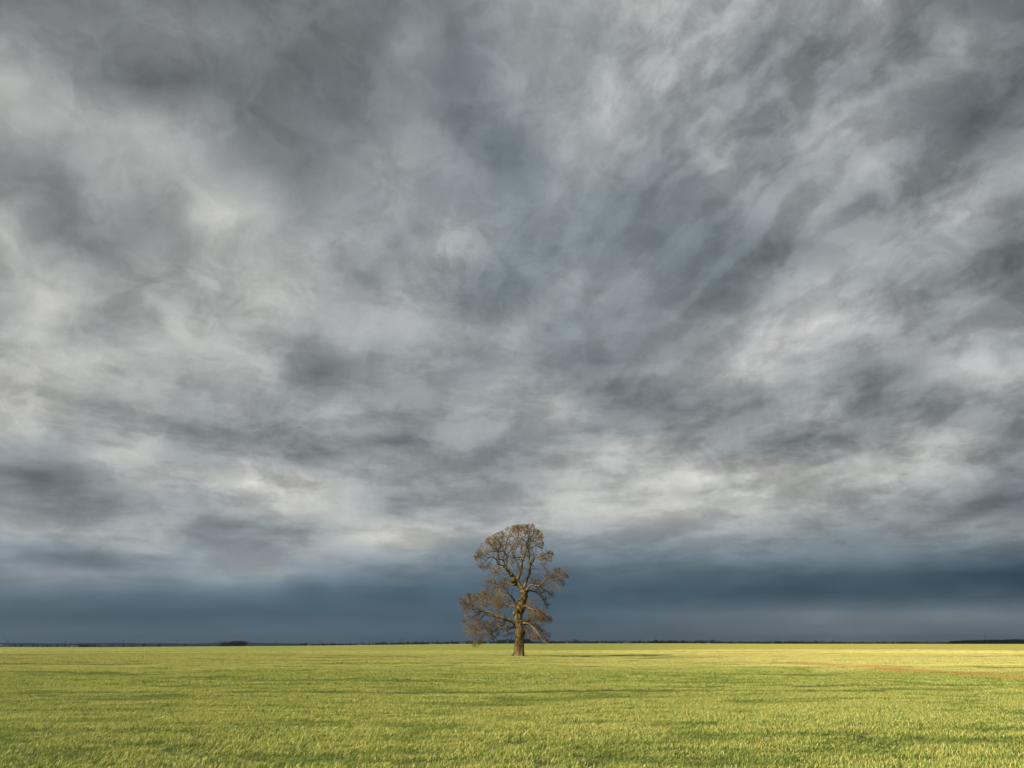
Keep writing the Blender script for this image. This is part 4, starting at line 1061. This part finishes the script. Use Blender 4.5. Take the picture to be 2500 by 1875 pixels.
# scattered little trees on the plain at the far left
for i, px in enumerate((38, 53, 82, 92, 106, 115, 124, 142, 160, 172, 224, 232, 276, 304, 352, 388, 452)):
    far_tree(random.choice(['ever', 'bare', 'column']), px, 1573.5 - random.uniform(0, 1.5), 1400 * random.uniform(0.9, 1.2), random.uniform(0.7, 1.1),
             "tiny dark tree dotted on the blue plain left of the bare thicket", "tiny trees on the plain at the left")
# farmstead trees around the small pale houses, left
row(['ever', 'bare'], 178, 216, 6, 1574.3, 0.7, 1100, 1.2, "low dark tree beside the small farm at the left horizon", "trees at the left farm")
# thicket
row(['bush', 'bush', 'bare2'], 543, 600, 3.4, lambda x: 1566.0 + 1.2 * math.sin(x * 0.16), 0.9, 720, 1.0, "grey brown bare shrub in the thicket left of the oak", "shrubs of the bare thicket", "shrub")
row(['ever', 'bare'], 735, 760, 8, 1570.5, 0.8, 1500, 0.9, "dark tree beside the orange roofed house left of the oak", "trees around the orange roofed house")
row(['bare', 'ever', 'cone'], 790, 915, 9, 1571.0, 1.0, 1700, 0.95, "dark tree on the skyline between the orange roofed house and the farm", "skyline trees left of the village")
row(['ever', 'bare', 'bare2'], 918, 1000, 4.5, lambda x: 1570.0 - (x - 918) * 0.01, 0.9, 1800, 1.1, "dark tree in the low skyline row left of the village roofs", "skyline row left of the village")
row(['ever', 'bare', 'rust', 'cone'], 1004, 1212, 4.0, lambda x: 1568.6 - (x - 1004) * 0.014, 1.0, 2000, 1.15, "dark tree among the village roofs left of the oak trunk", "village trees left of the oak")
row(['ever', 'ever', 'bare'], 1214, 1262, 2.6, lambda x: 1564.2 - 2.6 * math.sin(min(1, (x - 1212) / 30) * 1.57), 0.8, 1900, 1.1, "dark tree of the wooded rise behind the oak trunk", "trees of the wooded rise")
row(['column', 'ever'], 1279, 1293, 2.2, 1560.8, 0.4, 1900, 1.3, "tall dark poplar in the clump just right of the oak trunk", "tall poplars right of the trunk")
row(['ever', 'bare'], 1294, 1336, 4.0, 1566.3, 0.8, 2000, 1.1, "dark tree on the skyline between the tall poplars and the brown hedge", "skyline trees right of the oak")
row(['rust', 'rust2'], 1342, 1378, 3.2, 1566.2, 0.5, 1500, 1.0, "red brown bushy tree in the short row right of the oak", "short red brown row")
row(['ever', 'bare', 'cone', 'rust'], 1382, 1578, 4.2, lambda x: 1565.8 + 0.4 * math.sin(x * 0.1), 1.1, 2000, 1.1, "dark tree among the village roofs right of the short red brown row", "village trees right of the oak")
row(['rust', 'rust2', 'rust'], 1583, 1672, 3.4, 1564.8, 0.8, 1500, 1.0, "red brown bushy tree in the long row on the right skyline", "long red brown row")
row(['ever', 'bare', 'bare2', 'cone'], 1672, 1770, 3.6, 1566.6, 1.2, 2000, 1.15, "dark tree just right of the long red brown row", "skyline trees beyond the red brown row")
row(['ever', 'bare', 'cone', 'bare2'], 1774, 2010, 3.6, 1567.6, 1.1, 2200, 1.2, "small dark tree in the right skyline row left of the red brown clump", "right skyline trees")
row(['ever', 'bare', 'bare2'], 2014, 2315, 4.0, 1568.6, 0.8, 2300, 1.25, "low dark tree in the long skyline row left of the dark wood", "low skyline trees left of the wood")
row(['rust', 'rust2'], 2205, 2252, 5, 1568.0, 0.5, 1600, 1.0, "red brown shrub near the dark wood on the right", "red brown shrubs near the wood", "shrub")
far_tree('rust2', 2298, 1568.2, 1600, 1.1, "round red brown shrub standing alone just left of the dark wood", None, "shrub")
far_tree('bare2', 1740, 1561.8, 1900, 1.1, "tallest bare tree on the right skyline beside a white house", None)
far_tree('rust', 1601, 1561.3, 1480, 0.8, "tallest tree rising out of the long red brown row", None)

# hedges: loose bodies of leaf-sized faces
def hedge(px0, px1, py_top, Y, mat, label, thick=3.0):
    a = uv_of(px0, 1575)[0] * Y; b = uv_of(px1, 1575)[0] * Y
    L = b - a; zb = float(H((a + b) / 2, Y)); h = CAM_Z + uv_of(1250, py_top)[1] * Y - zb
    n = int(min(9000, max(1200, L * 14)))
    x = rng.uniform(0, L, n); top = h * (0.72 + 0.35 * vnoise(x * 0.14 + px0, x * 0, 5))
    c = np.stack([x, rng.uniform(-thick / 2, thick / 2, n), top * rng.uniform(0, 1, n) ** 0.7], -1)
    sz = rng.uniform(0.15, 0.5, n)[:, None]
    p = unit(rng.normal(0, 1, (n, 3))) * sz; q = unit(rng.normal(0, 1, (n, 3))) * sz * 0.7
    o = obj("hedge", mesh_from("hedge", np.stack([c - p, c + q, c + p, c - q], 1).reshape(-1, 3), np.arange(4 * n).reshape(-1, 4), mat), None, (a, Y, zb))
    return tag(o, label, "hedge")
hedge(-20, 46, 1578.2, 640, m_rust, "low dark hedge at the left edge of the field horizon")
hedge(238, 330, 1577.4, 700, m_rust, "thin brown hedge line left of the bare thicket, starting at the white house")
hedge(331, 520, 1576.0, 760, m_grey, "long dark hedge line running up to the bare thicket")
hedge(640, 700, 1575.0, 800, m_ever, "low dark hedge right of the bare thicket")
hedge(703, 728, 1576.3, 700, m_grey, "short low hedge left of the orange roofed house")
hedge(806, 826, 1572.8, 900, m_ever, "short dark hedge clump left of the long pale farm building")
hedge(1380, 1500, 1569.6, 900, m_rust, "brown field edge hedge in front of the village roofs")
hedge(2060, 2200, 1570.2, 900, m_rust, "long low brown hedge on the right brow of the field")
hedge(1770, 1830, 1569.0, 900, m_rust, "red brown hedge below the bare tree on the right skyline")

# far dark wood at the right: reads as one mass
def wood():
    n = 26000; Y0 = 1500.0
    a = uv_of(2312, 1575)[0]; b = uv_of(2560, 1575)[0]
    u = rng.uniform(a, b, n); Y = Y0 + rng.uniform(0, 160, n)
    x = u * Y
    pyt = np.interp(1250 + (u - a) / (b - a) * 248, [1250, 1262, 1300, 1400, 1498], [1570.5, 1564.5, 1562.6, 1560.8, 1559.6])
    vt = np.array([uv_of(1250, q)[1] for q in pyt])
    zb = H(x, Y); top = CAM_Z + vt * Y0 - zb
    crown = 0.80 + 0.28 * vnoise(x * 0.13, Y * 0.05, 31)
    z = zb + top * crown * rng.uniform(0.0, 1, n) ** 0.5
    c = np.stack([x, Y, z], -1)
    p = unit(rng.normal(0, 1, (n, 3))) * rng.uniform(0.5, 1.4, n)[:, None]; q = unit(rng.normal(0, 1, (n, 3))) * rng.uniform(0.4, 1.0, n)[:, None]
    o = obj("forest", mesh_from("forest", np.stack([c - p, c + q, c + p, c - q], 1).reshape(-1, 3), np.arange(4 * n).reshape(-1, 4), m_ever))
    tag(o, "long dark blue wood on the right horizon below the slanting mast", "forest", kind="stuff")
wood()

m_white = simple_mat("white_render", (0.38, 0.38, 0.37), (0.55, 0.54, 0.52), 0.4)
m_cream = simple_mat("cream_render", (0.42, 0.36, 0.27), (0.55, 0.47, 0.36), 0.4)
m_brick = simple_mat("brick_wall", (0.20, 0.12, 0.09), (0.27, 0.16, 0.12), 0.8)
m_roofr = simple_mat("red_tiles", (0.16, 0.085, 0.065), (0.22, 0.12, 0.09), 0.8)
m_roofd = simple_mat("dark_tiles", (0.05, 0.05, 0.055), (0.09, 0.085, 0.085), 0.8)
m_orange = simple_mat("orange_tiles", (0.36, 0.20, 0.15), (0.44, 0.27, 0.20), 0.8)
m_pale = simple_mat("pale_sheet_roof", (0.26, 0.28, 0.27), (0.40, 0.42, 0.40), 0.5)
m_glass = simple_mat("dark_window", (0.02, 0.025, 0.03), (0.04, 0.045, 0.05), 1, 0.2)
def house(px, py_top, Y, wpx, wall, roof, label, group=None, name="house", hall=False, cat="house"):
    u, v = uv_of(px, py_top)
    X = u * Y; zb = float(H(X, Y)); tot = CAM_Z + v * Y - zb
    w = wpx * 6.0e-4 * Y; d_ = min(9.0, w * 0.9)
    o = thing(name, (X, Y, zb), label, cat, group)
    hw = tot * (0.62 if not hall else 0.8)
    mb = MB(); mb.box(-w / 2, w / 2, -d_ / 2, d_ / 2, -0.3, hw)
    mb.add([(-w / 2 + .02, -d_ / 2 + .02, hw), (-w / 2 + .02, d_ / 2 - .02, hw), (-w / 2 + .02, 0, tot - .15)], [(0, 1, 2)])
    mb.add([(w / 2 - .02, -d_ / 2 + .02, hw), (w / 2 - .02, d_ / 2 - .02, hw), (w / 2 - .02, 0, tot - .15)], [(0, 2, 1)])
    obj("wall", mb.mesh("house_wall", wall), o)
    rb = MB(); e = 0.4; t = 0.2
    for s in (-1, 1):
        y0 = s * (d_ / 2 + e); z0 = hw - 0.15
        Vr = [(-w / 2 - e, y0, z0), (w / 2 + e, y0, z0), (w / 2 + e, 0, tot), (-w / 2 - e, 0, tot), (-w / 2 - e, y0, z0 - t), (w / 2 + e, y0, z0 - t), (w / 2 + e, 0, tot - t), (-w / 2 - e, 0, tot - t)]
        rb.add(Vr, [(0, 1, 2, 3), (7, 6, 5, 4), (0, 4, 5, 1), (1, 5, 6, 2), (3, 7, 4, 0)])
    ro = obj("roof", rb.mesh("house_roof", roof), o)
    if not hall:
        cb = MB(); cb.box(w * 0.2, w * 0.2 + 0.8, -0.4, 0.4, tot - 1.0, tot + 0.9)
        obj("chimney", cb.mesh("house_chimney", m_brick), ro)
    nw = max(2, min(5, int(w / 3.2)))
    for i in range(nw):
        x = -w / 2 + w * (i + 0.5) / nw
        wb = MB(); wb.box(x - 0.6, x + 0.6, -d_ / 2 - 0.06, -d_ / 2 + 0.02, hw * 0.35, hw * 0.35 + 1.4)
        obj("window", wb.mesh("house_window", m_glass), o)
HOUSES = [
 (6, 1572.6, 1300, 7, m_white, m_pale, "white gabled house at the far left edge of the horizon", False),
 (18, 1574.6, 1250, 5, m_white, m_pale, "small white house just right of the one at the left edge", False),
 (181, 1575.4, 950, 14, m_cream, m_pale, "long low pale farm shed under dark trees on the left horizon", True),
 (207, 1573.6, 1200, 5, m_white, m_roofd, "tiny grey house among dark trees on the left horizon", False),
 (254, 1575.9, 900, 8, m_white, m_pale, "bright white shed on the plain left of the bare thicket", True),
 (756, 1571.0, 1400, 8, m_cream, m_orange, "small house with salmon orange roof between thicket and oak", False),
 (816, 1571.6, 1700, 7, m_cream, m_roofd, "pale house with grey roof beside a short dark hedge clump", False),
 (878, 1572.4, 1500, 8, m_white, m_pale, "low white shed attached left of the pale farmhouse", True),
 (885, 1569.2, 1600, 9, m_white, m_brick, "larger pale farmhouse with reddish roof left of the oak", False),
 (922, 1569.6, 1600, 5, m_white, m_roofd, "left of two dark roofed white houses on the skyline", False),
 (931, 1569.8, 1600, 5, m_white, m_roofd, "right of two dark roofed white houses on the skyline", False),
 (1014, 1571.2, 1000, 3, m_white, m_roofd, "tiny white hut alone at the far field edge", False),
 (1056, 1570.8, 1000, 14, m_pale, m_pale, "long low pale green greenhouse at the field edge", True),
 (1084, 1568.0, 1800, 6, m_cream, m_roofr, "red roofed house at the left end of the village", False),
 (1098, 1569.4, 1500, 4, m_white, m_pale, "bright white cottage in the village left of the drooping branch", False),
 (1102, 1568.9, 1700, 4, m_cream, m_brick, "cream cottage beside the bright white cottage", False),
 (1126, 1567.6, 1800, 7, m_white, m_pale, "pale grey roofed house left of the drooping branch", False),
 (1133, 1567.2, 1850, 6, m_cream, m_pale, "cream house right of the pale grey roofed one", False),
 (1160, 1567.8, 1800, 7, m_brick, m_brick, "reddish brick house behind the drooping branch tips", False),
 (1191, 1566.2, 1800, 6, m_white, m_pale, "white gabled house just right of the drooping branch", False),
 (1209, 1564.8, 1900, 8, m_brick, m_roofr, "red roofed house at the foot of the wooded rise", False),
 (1239, 1561.6, 1800, 3, m_cream, m_orange, "small orange lit house on top of the wooded rise", False),
 (1241, 1566.6, 1500, 4, m_cream, m_roofr, "small cream house in the middle of the wooded rise", False),
 (1383, 1566.4, 1900, 6, m_cream, m_pale, "pale roofed house just right of the short red brown row", False),
 (1394, 1566.8, 1900, 5, m_white, m_roofr, "white house with red roof third from the short red brown row", False),
 (1405, 1566.4, 1800, 6, m_brick, m_roofd, "dark roofed brick house in the right part of the village", False),
 (1432, 1566.0, 1800, 8, m_brick, m_roofr, "wide red roofed house in the right part of the village", False),
 (1464, 1566.8, 1700, 4, m_white, m_pale, "bright white house in the right part of the village", False),
 (1472, 1564.8, 1900, 5, m_white, m_pale, "tall pale house behind the bright white one", False),
 (1483, 1566.9, 1800, 6, m_cream, m_roofr, "cream house with red roof right of the tall pale one", False),
 (1499, 1567.2, 1700, 4, m_white, m_roofd, "small white house near the tall conifer", False),
 (1527, 1567.0, 1700, 9, m_brick, m_orange, "low red brown house with orange roof before dark trees", False),
 (1704, 1568.2, 1500, 4, m_cream, m_pale, "small cream hut right of the long red brown row", False),
 (1729, 1568.6, 1400, 6, m_white, m_pale, "bright white box house below the tallest bare tree", True),
 (1803, 1569.2, 1600, 7, m_pale, m_roofd, "low grey shed right of the tallest bare tree", True),
 (1885, 1568.4, 1800, 4, m_cream, m_pale, "tiny pale house on the right skyline", False),
 (2070, 1569.2, 1500, 5, m_cream, m_orange, "tiny orange roofed cottage on the right skyline", False),
 (2080, 1569.5, 1500, 4, m_cream, m_pale, "tiny cream cottage beside the orange roofed one at right", False),
 (2104, 1569.2, 1500, 4, m_white, m_roofr, "tiny white cottage second from the orange roofed one", False),
 (2136, 1569.3, 1500, 5, m_brick, m_orange, "tiny brick cottage furthest right of the small skyline cottages", False),
 (2186, 1568.6, 1700, 3, m_white, m_pale, "tiny white hut left of the red brown shrubs", False),
]
for px, py, Y, w, wl, rf, lb, hall in HOUSES:
    house(px, py, Y, w, wl, rf, lb, None, "shed" if hall else "house", hall, "shed" if hall else "house")

# pylons
m_steel = simple_mat("galvanised_steel", (0.10, 0.11, 0.12), (0.15, 0.16, 0.17), 0.3, 0.6)
pmb = MB()
Hh = 1.0
lv = [0, 0.3, 0.55, 0.75, 1.0]; hwid = [0.11, 0.07, 0.045, 0.03, 0.006]
for i in range(4):
    c0_ = [(sx * hwid[i], sy * hwid[i], lv[i]) for sx, sy in ((-1, -1), (1, -1), (1, 1), (-1, 1))]
    c1_ = [(sx * hwid[i + 1], sy * hwid[i + 1], lv[i + 1]) for sx, sy in ((-1, -1), (1, -1), (1, 1), (-1, 1))]
    for k in range(4):
        pmb.bar(c0_[k], c1_[k], 0.009); pmb.bar(c0_[k], c1_[(k + 1) % 4], 0.005); pmb.bar(c0_[(k + 1) % 4], c1_[k], 0.005)
frame_me = pmb.mesh("pylon_frame", m_steel)
amb = MB()
for z, w in ((0.66, 0.20), (0.78, 0.27), (0.90, 0.18)):
    for s in (-1, 1):
        amb.bar((0, 0.02, z), (s * w, 0, z), 0.007); amb.bar((0, -0.02, z), (s * w, 0, z), 0.007); amb.bar((0, 0, z + 0.05), (s * w, 0, z), 0.006)
arm_me = amb.mesh("pylon_arms", m_steel)
for px, pt in ((20, 1561), (160, 1563.5), (302, 1562.5), (434, 1562.5), (674, 1562.5), (782, 1561.5), (883, 1559), (978, 1558.5), (1068, 1560), (1154, 1558), (1380, 1560)):
    Y = 4200.0; u_, v_ = uv_of(px, pt); h = CAM_Z + v_ * Y + 5.0
    o = thing("pylon", (u_ * Y, Y, -5.0), "faint thin lattice pylon on the horizon, one of the line over the plain", "pylon", "power line pylons on the horizon", 0.2)
    o.scale = (h, h, h)
    obj("frame", frame_me, o); obj("cross_arm", arm_me, o)

# mast over the wood
Ym = 2400.0
u_, v_ = uv_of(2404, 1547); hm = CAM_Z + v_ * Ym + 5
mo = thing("radio_mast", (u_ * Ym, Ym, -5.0), "tall thin dark mast rising behind the dark wood at right", "mast")
mb = MB()
for k in range(3):
    a = k * 2.094
    mb.bar((0.75 * math.cos(a), 0.75 * math.sin(a), 0), (0.6 * math.cos(a), 0.6 * math.sin(a), hm), 0.14)
for i in range(22):
    for k in range(3):
        a, b = k * 2.094, (k + 1) * 2.094; z0, z1 = hm * i / 22, hm * (i + 1) / 22
        mb.bar((0.68 * math.cos(a), 0.68 * math.sin(a), z0), (0.68 * math.cos(b), 0.68 * math.sin(b), z1), 0.07)
obj("lattice", mb.mesh("mast_lattice", m_steel), mo)
gb = MB()
for k in range(3):
    a = k * 2.094 + 0.5
    gb.bar((0, 0, hm * 0.85), (hm * 0.5 * math.cos(a), hm * 0.5 * math.sin(a), 0.3), 0.03)
obj("guy_wire", gb.mesh("mast_guys", m_steel), mo)

# ------------------------------------------------------------------ haze
HAZE = True
if HAZE:
    mh, N, out = new_mat("haze")
    pv = N.n("ShaderNodeVolumePrincipled")
    pv.inputs["Color"].default_value = (0.62, 0.80, 1.0, 1)
    pv.inputs["Density"].default_value = 5.0e-5
    pv.inputs["Anisotropy"].default_value = 0.6
    N.t.links.new(pv.outputs[0], out.inputs[1])
    mb = MB(); mb.box(-9800, 9800, -9800, 9800, -12, 95)
    tag(obj("haze", mb.mesh("haze", mh)), kind="stuff")
